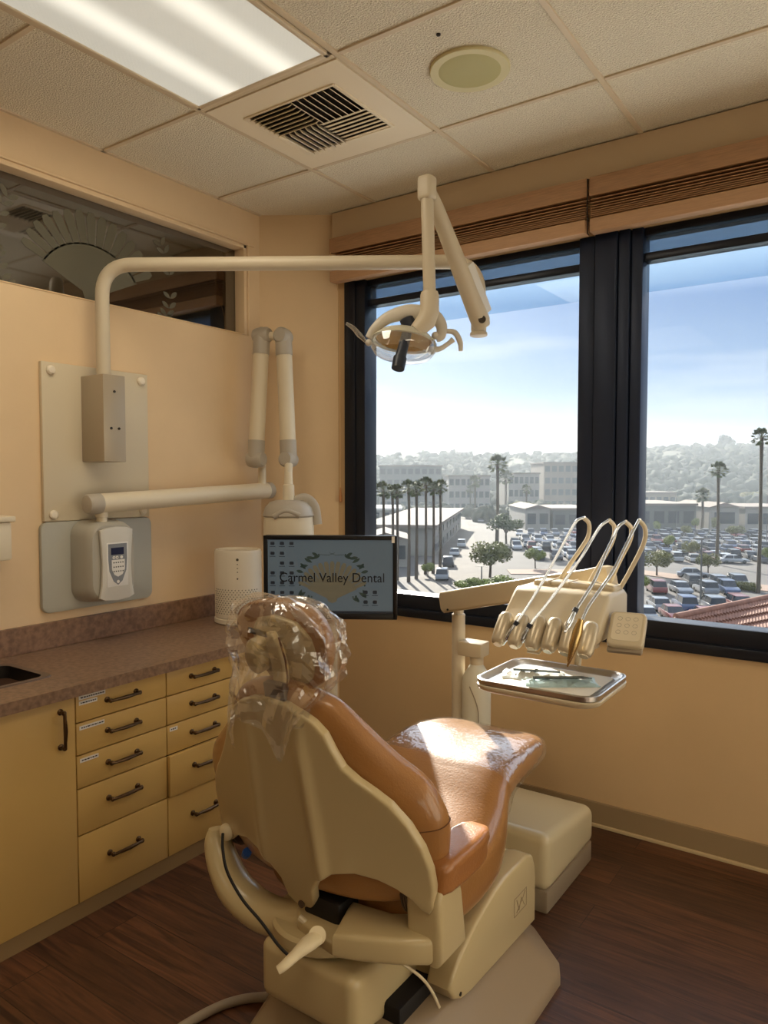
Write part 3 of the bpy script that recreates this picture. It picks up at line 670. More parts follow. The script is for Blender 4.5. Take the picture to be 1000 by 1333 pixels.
b2 = MB(); b2.lathe(hd(532, 421), Vector((-.3, -.2, .9)), [(.02, -.018), (.026, -.014), (.026, .016), (.021, .02)], 20); b2.build('top_knob', 'lamp_dark', t); b.bm.free()
b = MB(); b.tube([hd(478, 446), hd(468, 436), hd(460, 427), hd(451, 421)], [.008, .016, .013, .009], 12, smooth=4, flat=.6); b.build('left_handle', 'lamp_shield', t)
b = MB(); b.tube([hd(562, 455), hd(573, 454), hd(584, 447), hd(590, 442)], [.012, .009, .008, .010], 12, smooth=4); b.tube([hd(580, 431), hd(592, 433), hd(599, 445), hd(600, 457)], [.008, .010, .010, .007], 12, smooth=5); b.build('right_handle', 'lamp_grey', t)
for q_, r_q in ((hd(567, 437), .014), (hd(562, 456), .015), (hd(480, 446), .012)): MB().ball(q_, r_q).build('side_joint', 'lamp_grey', t)

# ================================================================== MONITOR
mz = (1.416-(751-620)/FOC*2.75)
MD = 2.75
mc_ = atd(429.5, mz, MD); rotm = Matrix.Rotation(YAW-R(3), 4, 'Z'); MXM = Matrix.Translation(mc_) @ rotm      # local: x right, -y to viewer, z up
hw, hh = .251, .157
t = thing('monitor', 'black flat computer monitor showing a scallop shell logo, on a post', 'monitor', mc_-Vector((0, 0, hh)))
def mbx(name, a, c, m, par, bev=0): return MB().box(a, c, bev).xf(MXM).build(name, m, par)
mbx('casing', (-hw, 0, -hh), (hw, .035, hh), 'monitor_black', t, .006)
b = MB(); bz = .016
for a, c in (((-hw, -.006, -hh), (-hw+bz, .004, hh)), ((hw-bz, -.006, -hh), (hw, .004, hh)), ((-hw, -.006, hh-bz), (hw, .004, hh)), ((-hw, -.006, -hh), (hw, .004, -hh+.022))): b.box(a, c, .002)
b.xf(MXM).build('bezel', 'monitor_black', t)
mat('screen_bg', (84, 96, 104), .3, emit=(96, 112, 124), es=.16)
mat('screen_shell', (100, 97, 84), .4, emit=(106, 102, 84), es=.14)
mat('screen_leaf', (52, 66, 62), .4, emit=(56, 72, 66), es=.1)
mat('screen_text', (26, 30, 36), .4)
mat('screen_icon', (46, 54, 68), .4)
s = mbx('screen', (-hw+bz, -.001, -hh+.022), (hw-bz, .001, hh-bz), 'screen_bg', t)
MAPS = lambda off: (lambda u, v, w: MXM @ Vector((u, -.0012-off-w, v)))
b = MB(); pu = flat_put(b, MAPS(0), .0003); shell_shapes(.008, -.088, .152, pu); b.build('shell_logo', 'screen_shell', s, smooth=0)
b = MB(); pu = flat_put(b, MAPS(.0002), .0003)
for sg in (-1, 1):
    for (x, z, a, l_) in ((.045, .082, 200, .03), (.05, .078, 150, .03), (.062, .070, 170, .036), (.075, .055, 150, .034), (.09, .045, 190, .032), (.10, .03, 130, .03), (.108, .018, 165, .028), (.115, -.045, 250, .035), (.10, -.055, 215, .034), (.085, -.068, 240, .03), (.075, -.078, 200, .03)):
        aa = R(a) if sg < 0 else R(180-a); leaf(pu, .008+sg*x, z, aa, l_, .006)
    for (x, z) in ((.05, .086), (.122, -.03), (.09, -.07), (.078, -.073)): b.slab([(.008+sg*x+.0035*math.cos(R(60*k)), z+.0035*math.sin(R(60*k))) for k in range(6)], .0003, MAPS(.0002))
    b.slab([(.008+sg*.045, .085), (.008+sg*.012, .083), (.008-sg*.010, .092), (.008-sg*.010, .0935), (.008+sg*.012, .0845), (.008+sg*.045, .0865)], .0003, MAPS(.0002))
tag(b.build('leaf_wreath', 'screen_leaf', s, smooth=0))
rtx = MXM @ Matrix.Translation((.0, -.0022, .0)) @ Matrix.Rotation(math.pi/2, 4, 'X')
text_mesh('Carmel Valley Dental', .050, rtx @ Matrix.Translation((.007, -.002, 0)), 'screen_text', 'logo_lettering', s, xs=.92)
b = MB()
ic = [(0, 0), (1, 0), (2, 0), (0, 1), (1, 1), (1, 2), (2, 2), (0, 3), (1, 3), (2, 3), (0, 4), (1, 4), (2, 4), (0, 5), (1, 5), (2, 5)]
for (i, j) in ic:
    x, z = -hw+.034+i*.036, hh-.030-j*.037
    b.slab(rrect(x-.008, z-.006, x+.008, z+.006, .003, 2), .0003, MAPS(.0006)); b.slab([(x-.011, z-.013), (x+.011, z-.013), (x+.011, z-.011), (x-.011, z-.011)], .0003, MAPS(.0006))
for (x, z) in ((.133, -.055), (.168, -.055), (.133, -.092), (.168, -.092)):
    b.slab(rrect(x-.008, z-.006, x+.008, z+.007, .004, 3), .0003, MAPS(.0006)); b.slab([(x-.011, z-.013), (x+.011, z-.013), (x+.011, z-.011), (x-.011, z-.011)], .0003, MAPS(.0006))
b.slab([(-hw+bz, -hh+.022), (hw-bz, -hh+.022), (hw-bz, -hh+.031), (-hw+bz, -hh+.031)], .0003, MAPS(.0006))
b.build('desktop_icons', 'screen_icon', s, smooth=0)
text_mesh('DELL', .015, MXM @ Matrix.Translation((.006, -.0066, -hh+.010)) @ Matrix.Rotation(math.pi/2, 4, 'X'), 'label_paper', 'maker_lettering', t)
mbx('corner_sticker', (hw-.020, -.0068, hh-.026), (hw-.009, -.006, hh-.002), 'label_paper', t)
t2 = thing('monitor_post', 'cream floor post carrying the monitor behind the dental chair', 'stand', (0, 0, 0))
pp = atd(430, 0, MD+.075); t2.location = pp; ORG[t2.name] = pp.copy()
b = MB(); b.lathe(pp, (0, 0, 1), [(.09, 0), (.09, .01), (.07, .018), (.028, .022)], 28); b.build('foot', 'cream_metal', t2)
MB().cyl(pp+Vector((0, 0, .02)), pp+Vector((0, 0, mz+.03)), .0255, n=28).build('post', 'cream_metal', t2)
MB().box((-.04, .033, -.04), (.04, .06, .04), .004).xf(MXM).build('bracket', 'monitor_black', t2)
MB().disc(pp+Vector((0, 0, .795))-fh*.025-_r*.002, fh, .004, .006, 10).build('screw', 'screw', t2)

# ================================================================== DENTAL CHAIR
CHX = -1.135
tt = R(10.7); NB = Vector((0, math.cos(tt), math.sin(tt))); VB = Vector((0, -math.sin(tt), math.cos(tt))); B0 = Vector((-1.12, 1.28, .37))
def back(u, v, w): return B0 + Vector((u, 0, 0)) + VB*v + NB*w
ch = thing('dental_chair', 'cream and tan leather dental chair facing the window', 'dental chair', (CHX, 1.6, 0))
# base plate
b = MB()
def hexpl(x0, x1, y0, y1, c, z): return [Vector((x1-c*.02, y0, z)), Vector((x1, y0+.03, z)), Vector((x1, y1-.17, z)), Vector((x1-.025, y1-.115, z)), Vector((x1-.15, y1, z)), Vector((x0+.15, y1, z)), Vector((x0, y1-.14, z)), Vector((x0, y0+.03, z)), Vector((x0+.02, y0, z))]
b.skin([hexpl(-1.30, -.735, 1.20, 2.09, 1, 0), hexpl(-1.30, -.735, 1.20, 2.09, 1, .022), hexpl(-1.292, -.745, 1.208, 2.083, 1, .034), hexpl(-1.27, -.835, 1.30, 2.03, 1, .115), hexpl(-1.26, -.845, 1.34, 2.02, 1, .15), hexpl(-1.255, -.85, 1.36, 2.0, 1, .16)])
b.build('base_plate', 'chair_taupe', ch, 40)
MB().box((-1.27, 1.36, .10), (-.90, 1.75, .20), .01).build('base_inner', 'chair_dark', ch)
# rear housing with rounded top and the curved side cheeks
prof = [(1.962, .265), (1.962, .132), (1.566, .150), (1.520, .158), (1.485, .178), (1.462, .213), (1.478, .240), (1.518, .270), (1.576, .300), (1.640, .325), (1.70, .342), (1.76, .352), (1.90, .352), (1.94, .335), (1.957, .30)]
def cheek(x0, x1, nm, lab=None):
    b = MB(); b.slab(prof, x1-x0, lambda u, v, w: Vector((x0+w, u, v)), .009, seg=3); return b.build(nm, 'chair_cream', ch, 50)
cheek(-.895, -.828, 'side_cheek'); cheek(-1.36, -1.30, 'side_cheek')
b = MB(); b.slab([(1.955, .30), (1.955, .15), (1.70, .15), (1.70, .33), (1.76, .346), (1.90, .346), (1.94, .33)], 0.46, lambda u, v, w: Vector((-1.33+w, u, v)), .004); hs = b.build('base_housing', 'chair_cream', ch, 50)
MB().box((-1.30, 1.50, .14), (-.893, 1.72, .305), .03, 4).build('inner_cover', 'chair_cream', ch, 60)
emb = [c for c in ch.children if c.name.startswith('side_cheek')][0]
b = MB()
for (y0, y1, z0, z1) in ((1.815, 1.895, .262, .264), (1.815, 1.895, .212, .214), (1.815, 1.817, .212, .264), (1.893, 1.895, .212, .264)): b.box((-.8285, y0, z0), (-.8272, y1, z1))
b.tube([(-.8276, 1.83, .255), (-.8276, 1.845, .22), (-.8276, 1.86, .25), (-.8276, 1.88, .22)], .0012, 6); b.tube([(-.8276, 1.83, .22), (-.8276, 1.87, .245), (-.8276, 1.885, .258)], .0012, 6)
b.build('embossed_emblem', 'chair_taupe', emb)
b = MB(); b.disc((-.828, 1.512, .178), (1, 0, 0), .005, .004, 10); b.build('screw', 'screw', emb)
# lift platform (cream box in front of the base, tilting)
b = MB(); sh = Matrix.Identity(4)
b.box((-1.235, 1.245, .165), (-.945, 1.80, .315), .030, 5)
for v in b.bm.verts:
    v.co.z += -(v.co.y-1.25)*.16
    if v.co.z < .20 and v.co.y > 1.3: pass
b.build('lift_platform', 'chair_cream', ch, 60)
# turntable under the seat
b = MB(); b.lathe((-1.12, 1.385, .27), (0, 0, 1), [(.118, 0), (.118, .05), (.11, .054)], 40); b.build('turntable_gap', 'chair_dark', ch)
b = MB(); b.lathe((-1.12, 1.37, .318), (0, 0, 1), [(.13, 0), (.136, .006), (.136, .03), (.128, .038)], 40); b.build('turntable', 'chair_cream', ch)
# yoke: two arms and crossbar
b = MB(); b.slab([(1.34, .35), (1.335, .50), (1.36, .553), (1.405, .553), (1.44, .49), (1.465, .35)], .082, lambda u, v, w: Vector((-.872+w*1.09, u, v)), .013, seg=4)
b.build('right_arm', 'chair_cream', ch, 60)
b = MB(); b.slab([(-.995, 1.232), (-.94, 1.252), (-.86, 1.292), (-.805, 1.33), (-.790, 1.37), (-.79, 1.45), (-.865, 1.455), (-.875, 1.41), (-.93, 1.375), (-1.04, 1.36)], .062, lambda u, v, w: Vector((u, v, .353+w)), .014, seg=4); b.build('crossbar', 'chair_cream', ch, 60)
b = MB(); b.tube([Vector((-1.06, 1.37, .385)), onp(385, 1195, 1, 1.32), onp(345, 1188, 1, 1.31), onp(310, 1160, 1, 1.31), onp(292, 1125, 1, 1.32), onp(284, 1095, 1, 1.33), onp(284, 1078, 1, 1.335)], [.045, .050, .052, .050, .045, .038, .026], 18, smooth=5, flat=.8); b.build('left_arm', 'chair_cream', ch, 60)
b = MB(); b.slab([(-1.0, 1.24), (-1.05, 1.25), (-1.13, 1.27), (-1.17, 1.31), (-1.18, 1.37), (-1.10, 1.42), (-1.0, 1.40)], .032, lambda u, v, w: Vector((u, v, .350+w)), .009, seg=3); b.build('hub_cover', 'chair_cream', ch, 60)
for s, x in ((1, -.872), (-1, -1.42)):
    b = MB()
    for k in range(3): b.lathe((x-.018+k*.007, 1.375, .495), (1, 0, 0), [(.046, 0), (.050, .001), (.050, .005), (.046, .006)], 32, 1.35, .72, ref=(0, -.1, 1))
    b.build('hinge_ring', 'neck_brown', ch)
# seat and legrest cushion
sec = [ # y, cx, hw, zbot, ztop
    (1.375, -1.10, .12, .40, .45), (1.385, -1.10, .20, .355, .47), (1.41, -1.10, .245, .325, .49), (1.46, -1.10, .270, .32, .50), (1.55, -1.10, .282, .315, .51), (1.66, -1.10, .280, .31, .53),
    (1.74, -1.10, .270, .315, .552), (1.80, -1.10, .255, .35, .575), (1.84, -1.10, .240, .40, .59), (1.88, -1.10, .226, .455, .602), (1.95, -1.098, .218, .49, .612), (2.05, -1.096, .213, .505, .615),
    (2.12, -1.093, .205, .51, .610), (2.18, -1.088, .188, .515, .60), (2.215, -1.085, .160, .525, .59), (2.235, -1.083, .115, .54, .575), (2.24, -1.08, .05, .552, .565)]
def interp(secs, k):
    pts = [Vector(s[:3]) for s in secs]; 
    out = []
    for i in range(len(secs)-1):
        for j in range(k):
            q = [secs[max(i-1, 0)], secs[i], secs[i+1], secs[min(i+2, len(secs)-1)]]; u = j/k
            out.append(tuple(.5*((2*q[1][d])+(q[2][d]-q[0][d])*u+(2*q[0][d]-5*q[1][d]+4*q[2][d]-q[3][d])*u*u+(3*q[1][d]-q[0][d]-3*q[2][d]+q[3][d])*u**3) for d in range(len(q[0]))))
    out.append(secs[-1]); return out
def cushion_ring(y, cx, hw_, zb, ztp, grow=0, n=48, dip=.012):
    out = []
    for (x, z) in sq(0, 0, 1, 1, n, 3.4):
        zz = (zb+ztp)/2 + z*((ztp-zb)/2+grow); xx = cx + x*(hw_+grow)
        if z > 0: zz -= dip*(1-x*x)*z
        out.append(Vector((xx, y, zz)))
    return out
b = MB(); b.skin([cushion_ring(*s) for s in interp(sec, 4)]); seat = b.build('seat_cushion', 'leather', ch, 180)
b = MB(); rg = cushion_ring(1.43, -1.10, .2575, .318, .497, .001)
def seamline(pts, r=.0012, nm='seam', par=None):
    b = MB(); b.tube(pts, r, 6); return b.build(nm, 'seam', par)
low = [Vector((p.x, p.y-.0, .42)) for p in []]
seamline([Vector((-1.10+.258*math.sin(R(a)), 1.475-.098*math.cos(R(a)), .39)) for a in range(-85, 86, 5)], .0012, 'seam', seat)
# backrest cushion
bs = [(.06, -.028, .22, .09, .04), (.072, -.028, .27, .09, .055), (.10, -.028, .312, .092, .062), (.14, -.028, .338, .095, .066), (.20, -.027, .354, .096, .066), (.27, -.025, .360, .094, .066), (.315, -.022, .346, .09, .064), (.36, -.015, .315, .085, .062),
      (.41, -.012, .262, .078, .057), (.46, -.01, .220, .07, .052), (.51, -.008, .180, .062, .046), (.55, -.006, .142, .056, .040), (.572, -.005, .105, .05, .032), (.586, -.004, .065, .048, .022), (.592, -.003, .025, .046, .01)]
b = MB(); rings = []
for (v, cu, hwu, cw, hwv) in interp(bs, 4):
    rg = []
    for (x, z) in sq(0, 0, 1, 1, 48, 2.8):
        w_ = cw + z*hwv + .05*(abs(x)**2)*min(1, hwu/.3)**2
        rg.append(back(cu+x*hwu, v, w_))
    rings.append(rg)
b.skin(rings); bc = b.build('backrest_cushion', 'leather', ch, 180)
sp = []
def bsurf(v, tq, g=.0012):
    s = None; L_ = interp(bs, 4); s = min(L_, key=lambda q: abs(q[0]-v)); v, cu, hwu, cw, hwv = s
    c, s_ = math.cos(tq), math.sin(tq); e_ = 2.8; x = math.copysign(abs(c)**(2/e_), c)*(1+g/hwu); z = math.copysign(abs(s_)**(2/e_), s_)*(1+g/hwv)
    return back(cu+x*hwu, v, cw+z*hwv+.05*(abs(x)**2)*min(1, hwu/.3)**2)
seamline([bsurf(.27-.0*a, R(a)) for a in range(-60, 100, 6)], .0011, 'seam', bc)
# back shell
ol = [(-.02, .566), (.04, .562), (.075, .55), (.108, .53), (.132, .505), (.148, .465), (.165, .43), (.195, .403), (.228, .382), (.262, .355), (.296, .308), (.318, .255), (.328, .20), (.328, .15), (.322, .10), (.312, .085), (.296, .095), (.276, .118), (.245, .14), (.205, .157), (.155, .165), (.10, .155), (.06, .128), (.036, .09), (.024, .045), (.006, .018), (-.018, .008), (-.045, .014), (-.062, .035), (-.066, .09), (-.088, .124), (-.13, .146), (-.18, .150), (-.235, .13), (-.27, .10), (-.295, .085), (-.316, .095), (-.322, .13), (-.318, .18), (-.308, .235), (-.292, .285), (-.268, .32), (-.243, .35), (-.218, .385), (-.196, .42), (-.178, .455), (-.158, .49), (-.137, .522), (-.105, .545), (-.065, .56)]
def shellmap(u, v, w):
    a = abs(u+.012); f = (math.sqrt(max(0, a-.07)**2+.0006)-.0245)*.30 if a > .07 else 0
    f *= min(1, .35+max(0, (.62-v))*1.4)
    f += .05*max(0, (v-.5))*2*0
    if v < .16: f += .03*((.16-v)/.16)**1.5*(1 if a < .1 else 0)
    r = -.022*math.exp(-((a-.075-(.6-v)*.035)/.015)**2)*(1 if u > 0 else .5)*min(1, max(0, (.60-v)*6))      # pressed ridge lines
    return back(u, v, f+w+r*.5)
ols = []
for i in range(len(ol)):
    a_, b_ = ol[i], ol[(i+1) % len(ol)]; ols.append(a_); ols.append(((a_[0]+b_[0])/2, (a_[1]+b_[1])/2))
b = MB(); b.slab(ols, .024, shellmap, .006, cuts=.009, seg=3); b.build('back_shell', 'chair_cream', ch, 60)
MB().lathe(shellmap(-.018, .028, -.002), (0, -1, 0), [(.009, 0), (.009, .004), (.004, .005)], 16).build('pivot_bolt', 'neck_brown', ch)
b = MB(); b.tube([(-1.125, 1.27, .385), (-1.08, 1.28, .36), (-1.03, 1.31, .358)], .008, 10); b.build('recline_link', 'lever_white', ch)
MB().box((-1.14, 1.30, .36), (-1.03, 1.40, .43), .012).build('hinge_recess', 'chair_dark', ch)
# armrests
def armrest(sx, nm):
    b = MB(); rs = []
    for (y, hx, z0, z1) in ((1.345, .028, .515, .57), (1.352, .040, .508, .578), (1.38, .046, .503, .582), (1.45, .048, .500, .583), (1.51, .047, .50, .584), (1.55, .041, .503, .582), (1.572, .028, .51, .577), (1.58, .012, .525, .568)):
        cx_ = sx + (0 if sx > -1.1 else 0)
        rs.append([Vector((cx_+x*hx*(1.0 if z > 0 else .85), y+.02*(0), (z0+z1)/2+z*(z1-z0)/2)) for (x, z) in sq(0, 0, 1, 1, 40, 5.5)])
    b.skin(rs); return b.build('armrest', 'leather_arm', ch, 180)
armrest(-.812, 'armrest'); armrest(-1.42, 'armrest')
# lever handle
b = MB(); b.tube([(-1.135, 1.30, .325), (-1.135, 1.245, .335), (-1.175, 1.20, .325), (-1.225, 1.145, .308), (-1.25, 1.12, .300)], [.024, .026, .019, .016, .013], 14, smooth=4, flat=.75)
b.bm.free(); LP = [deep(413, 1219, 1.60), deep(402, 1228, 1.57), deep(385, 1243, 1.545), deep(370, 1257, 1.525), deep(362, 1263, 1.52)]
b = MB(); b.tube(LP, [.020, .020, .0135, .0115, .010], 14, smooth=4, flat=.7); b.build('swivel_lever', 'lever_white', ch, 60)
b = MB(); b.cyl(deep(413, 1219, 1.70), deep(413, 1218, 1.585), .019); b.build('lever_pivot', 'lever_white', ch)
MB().tube([(-1.36, 1.33, .44), (-1.345, 1.32, .455)], .012, 8).build('control_button', 'blue_plastic', ch)
MB().ball((-1.40, 1.30, .50), .022, (1, .6, 1)).build('plug_knob', 'lever_white', ch)
# cables
b = MB(); b.tube([deep(290, 1085, 1.80), deep(290, 1105, 1.775), deep(296, 1135, 1.76), deep(315, 1170, 1.74), deep(340, 1200, 1.715), deep(362, 1230, 1.69), deep(378, 1246, 1.68)], .0035, 8, smooth=8); b.build('black_cable', 'cable_black', ch)
b = MB(); b.tube([deep(524, 1254, 1.62), deep(548, 1272, 1.62), deep(562, 1290, 1.63), deep(572, 1311, 1.66)], .0035, 8, smooth=6); b.build('white_cable', 'lever_white', ch)
cc = [deep(404, 900, 1.655), deep(415, 912, 1.60), deep(424, 930, 1.575), deep(428, 945, 1.57)]
# headrest
MB().box((-.030, .545, .010), (.032, .60, .03), .005).xf(Matrix(((1, 0, 0, B0.x), (0, VB.y, NB.y, B0.y), (0, VB.z, NB.z, B0.z), (0, 0, 0, 1)))).build('headrest_neck', 'neck_brown', ch)
TH = R(-14)   # headrest rolled a little
def head(u, v, w):
    cu, cv = -.0, .655; du, dv = u, v; c, s = math.cos(TH), math.sin(TH)
    return back(cu+du*c-dv*s, cv+du*s+dv*c, w+.02)
b = MB(); rings = []
for (v, hwu, cw, hv) in interp([(-.085, .02, .055, .008), (-.08, .05, .055, .02), (-.06, .085, .055, .028), (-.02, .122, .057, .033), (.03, .136, .058, .035), (.065, .128, .056, .034), (.09, .10, .052, .030), (.102, .06, .048, .02), (.105, .02, .046, .008)], 4):
    rings.append([head(x*hwu, v, cw+z*hv-.055*(abs(x)**2.2)*(hwu/.13)+.035) for (x, z) in sq(0, 0, 1, 1, 40, 2.6)])
b.skin(rings); hcush = b.build('headrest_cushion', 'leather', ch, 180)
b = MB(); b.slab([(-.10, .02), (-.085, .055), (-.04, .074), (.02, .078), (.07, .06), (.105, .025), (.10, -.02), (.07, -.055), (.03, -.085), (-.035, -.085), (-.075, -.05)], .016, lambda u, v, w: head(u, v, .012+w-.30*u*u*4*.3+.03), .005, cuts=.02, seg=3); b.build('headrest_plate', 'chair_cream', ch, 60)
b = MB(); b.slab([(-.028, .05), (-.012, .056), (.012, .03), (.03, -.01), (.036, -.05), (.03, -.10), (-.0, -.105), (.0, -.06), (-.008, -.02), (-.026, .02)], .02, lambda u, v, w: head(u, v, .006+w), .006, seg=3); b.build('headrest_bracket', 'chair_cream', ch, 60)
b = MB(); b.lathe(head(-.055, -.02, .012), NB*-1, [(.035, -.02), (.035, .006), (.028, .014), (.008, .017)], 24, .8, 1.2); b.build('headrest_knob', 'chair_cream', ch, 60)
b = MB(); b.slab([(-.07, .052), (-.02, .06), (-.015, .048), (-.065, .040)], .004, lambda u, v, w: head(u, v, .026+w-.03), .001); b.build('headrest_slot', 'chair_dark', ch)
seamline([head(.012, .055, .006), head(.036, .01, .004), head(.046, -.03, .003), head(.046, -.09, .003)], .0022, 'plate_gap', ch)

# plastic bag over the headrest
def bag():
    b = MB(); n = 60; rows = []
    out = [(.785, .005, .01, .006, .06), (.779, .0, .07, .03, .06), (.760, .0, .118, .05, .06), (.73, .005, .146, .062, .065), (.685, .005, .160, .066, .07), (.64, .0, .160, .064, .07), (.60, -.01, .152, .060, .06), (.575, -.02, .135, .054, .04), (.55, -.03, .12, .046, .03), (.53, -.035, .115, .036, .02), (.515, -.035, .112, .03, .016)]
    L_ = interp(out, 4)
    for i, (v, cu, hu, hd_, cw) in enumerate(L_):
        rg = []
        low = max(0, (.585-v)/.07)
        for k in range(n):
            a = 2*math.pi*k/n; c, s = math.cos(a), math.sin(a)
            p = Vector((cu+hu*math.copysign(abs(c)**.8, c), v, cw+hd_*math.copysign(abs(s)**.8, s)))
            nz = noise.noise(Vector((c*2.2, v*11, s*2.2)))*.024 + (abs(noise.noise(Vector((c*4.2, v*19, s*4.2+3))))-.22)*.030
            p.x += c*nz*1.2; p.z += s*nz
            # two hanging tails
            tail = math.exp(-((a-R(205))/.34)**2)*.095 + math.exp(-((a-R(300))/.30)**2)*.075 
            p.y -= tail*low*1.0
            if a > R(180): p.z -= .012*low
            rg.append(back(p.x, p.y, p.z))
        rows.append(rg)
    b.skin(rows, cap=False)
    bmesh.ops.triangulate(b.bm, faces=b.bm.faces[:]); return b.build('plastic_bag', 'plastic_film', None, 14)
tag(bag(), 'crumpled clear plastic bag over the headrest of the dental chair', 'plastic cover')
# plastic sheet over the legrest
b = MB(); rs = []
for s in interp([q for q in sec if q[0] >= 1.84], 8):
    if s[0] < 1.86: continue
    y, cx_, h_, zb, z1 = s; rg = cushion_ring(y, cx_, h_, zb, z1, .0035, 72)
    rg2 = []
    for k, p in enumerate(rg):
        c = Vector((cx_, y, (zb+z1)/2)); d_ = (p-c); sidef = min(1, abs(d_.x)/h_)
        wr = (noise.noise(Vector((p.x*14, y*10, p.z*14)))+.5)*.0045 + abs(noise.noise(Vector((p.x*9, y*60, p.z*25))))*.006*(sidef**3)
        rg2.append(p+d_.normalized()*max(0, wr))
    rs.append(rg2)
b.skin(rs, cap=False)
tag(b.build('plastic_sheet', 'plastic_sheet', None, 60), 'clear wrinkled plastic cover wrapped around the legrest of the dental chair', 'plastic cover')

# floor junction box
t = thing('junction_box', 'cream and taupe utility box on the floor beyond the chair', 'floor box', (-1.06, 2.42, 0))
def tilt(bm_, k=.13):
    for v in bm_.bm.verts:
        if v.co.z > .12: v.co.z -= (v.co.y-2.2)*k
    return bm_
tilt(MB().box((-1.26, 2.20, .07), (-.887, 2.64, .265), .035, 5)).build('cover', 'box_cream', t, 60)
MB().box((-1.25, 2.21, 0), (-.893, 2.632, .075), .006).build('plinth', 'box_taupe', t)
# hose on the floor
b = MB(); b.tube([(-1.24, 1.45, .05), (-1.33, 1.42, .02), (-1.41, 1.36, .013), (-1.45, 1.28, .012), (-1.47, 1.15, .012), (-1.47, 1.0, .012)], .012, 12, smooth=8); tag(b.build('floor_hose', 'hose_grey'), 'grey hose lying on the wood floor behind the chair base', 'hose')

# ================================================================== DELIVERY POST, ARM, BOTTLE, INSTRUMENT UNIT, TRAY
PX, PY = -1.385, 2.5
t = thing('delivery_arm', 'cream floor post and slanted arm holding the instrument unit', 'arm', (PX, PY, 0))
b = MB(); b.lathe((PX, PY, 0), (0, 0, 1), [(.07, 0), (.07, .012), (.03, .02), (.0255, .025), (.0255, .885), (.02, .89), (.02, .93)], 28); b.build('post', 'cream_metal', t)
AL = Vector((-1.43, 2.465, .932)); AR = Vector((-.70, 2.215, 1.117))
b = MB(); d = (AR-AL); dn = d.normalized(); sx_ = dn.cross(Vector((0, 0, 1))).normalized(); up_ = sx_.cross(dn)
rings = []
for s_, h_, w_ in ((0, .030, .022), (.02, .041, .029), (.5, .038, .029), (.9, .034, .028), (.97, .036, .028), (1.0, .030, .022)):
    rings.append([AL+d*s_+sx_*q[0]+up_*q[1] for q in rrect(-w_, -h_, w_, h_, .010)])
b.skin(rings); arm = b.build('spring_arm', 'unit_cream', t, 40)
MB().disc(AL+dn*.05-sx_*(-.03)-up_*.03, sx_, .004, .005, 10).build('screw', 'screw', arm)
b = MB(); b.cyl((AR.x+.0, AR.y-.02, 1.09), (AR.x, AR.y-.02, 1.03), .03); b.box((-.93+.25, 2.10, 1.03), (-.66, 2.22, 1.06), .008); b.build('unit_bracket', 'unit_cream', t)
b = MB(); b.box((PX+.02, PY-.045, .735), (PX+.12, PY+.03, .79), .006); b.build('bottle_cap_arm', 'unit_cream', t)
BX, BY = PX+.085, PY-.01
t = thing('water_bottle', 'frosted white water bottle hanging beside the delivery post', 'bottle', (BX, BY, .40))
b = MB(); b.lathe((BX, BY, .40), (0, 0, 1), [(.045, 0), (.054, .006), (.055, .02), (.055, .235), (.050, .262), (.030, .295), (.022, .308), (.022, .318)], 36); b.build('body', 'bottle', t)
b = MB(); b.lathe((BX, BY, .40), (0, 0, 1), [(.026, .305), (.026, .335), (.024, .337)], 28); b.build('cap', 'unit_cream', t)
b = MB(); b.tube([(BX, BY-.056, .63), (BX+.03, BY-.052, .56), (BX+.035, BY-.05, .50), (BX+.025, BY-.056, .42)], .002, 6, smooth=5); b.build('tube', 'hose_grey', t)

t = thing('instrument_unit', 'cream dental instrument unit with keypad under the looping hoses', 'dental unit', (-.75, 1.95, .98))
UX0, UX1 = -.905, -.625
prf = [(1.875, .980), (1.865, 1.005), (1.875, 1.02), (1.955, 1.090), (1.975, 1.10), (2.10, 1.10), (2.125, 1.085), (2.125, 1.01), (2.10, .980)]
b = MB(); b.slab(prf, UX1-UX0, lambda u, v, w: Vector((UX0+w, u, v)), .012, seg=4); b.build('housing', 'unit_cream', t, 60)
b = MB(); b.box((UX0+.03, 2.03, 1.09), (UX1-.01, 2.10, 1.114), .008, 3)
for k in range(1, 4): x = UX0+.02+k*(UX1-UX0-.04)/4; b.box((x-.002, 2.028, 1.10), (x+.002, 2.102, 1.116))
b.build('hose_rail', 'unit_cream', t, 60)
hxs = [-.880, -.832, -.782, -.737, -.690, -.640]
for i, x in enumerate(hxs):
    p0, p1_ = Vector((x, 1.806, .962)), Vector((x, 1.868, 1.040)); d_ = (p1_-p0)
    b = MB(); b.tube([p0, p0+d_*.04, p0+d_*.14, p0+d_*.5, p0+d_*.86, p0+d_*.96, p1_], [.010, .0175, .0215, .0222, .0205, .0150, .007], 22, flat=.85); b.tube([p0-d_*.01, p0+d_*.05], .012, 14); b.build('instrument_holder', 'holder_metal', t, 60)
b = MB(); b.slab([(UX0+.01, .968), (UX1-.01, .968), (UX1-.01, .98), (UX0+.01, .98)], .08, lambda u, v, w: Vector((u, 1.835+w, v)), .003); b.build('lower_lip', 'unit_cream', t)
MB().tube([(-.80, 1.83, .962), (-.795, 1.815, .952), (-.765, 1.815, .952), (-.76, 1.83, .962)], .0035, 8).build('handle_loop', 'unit_cream', t)
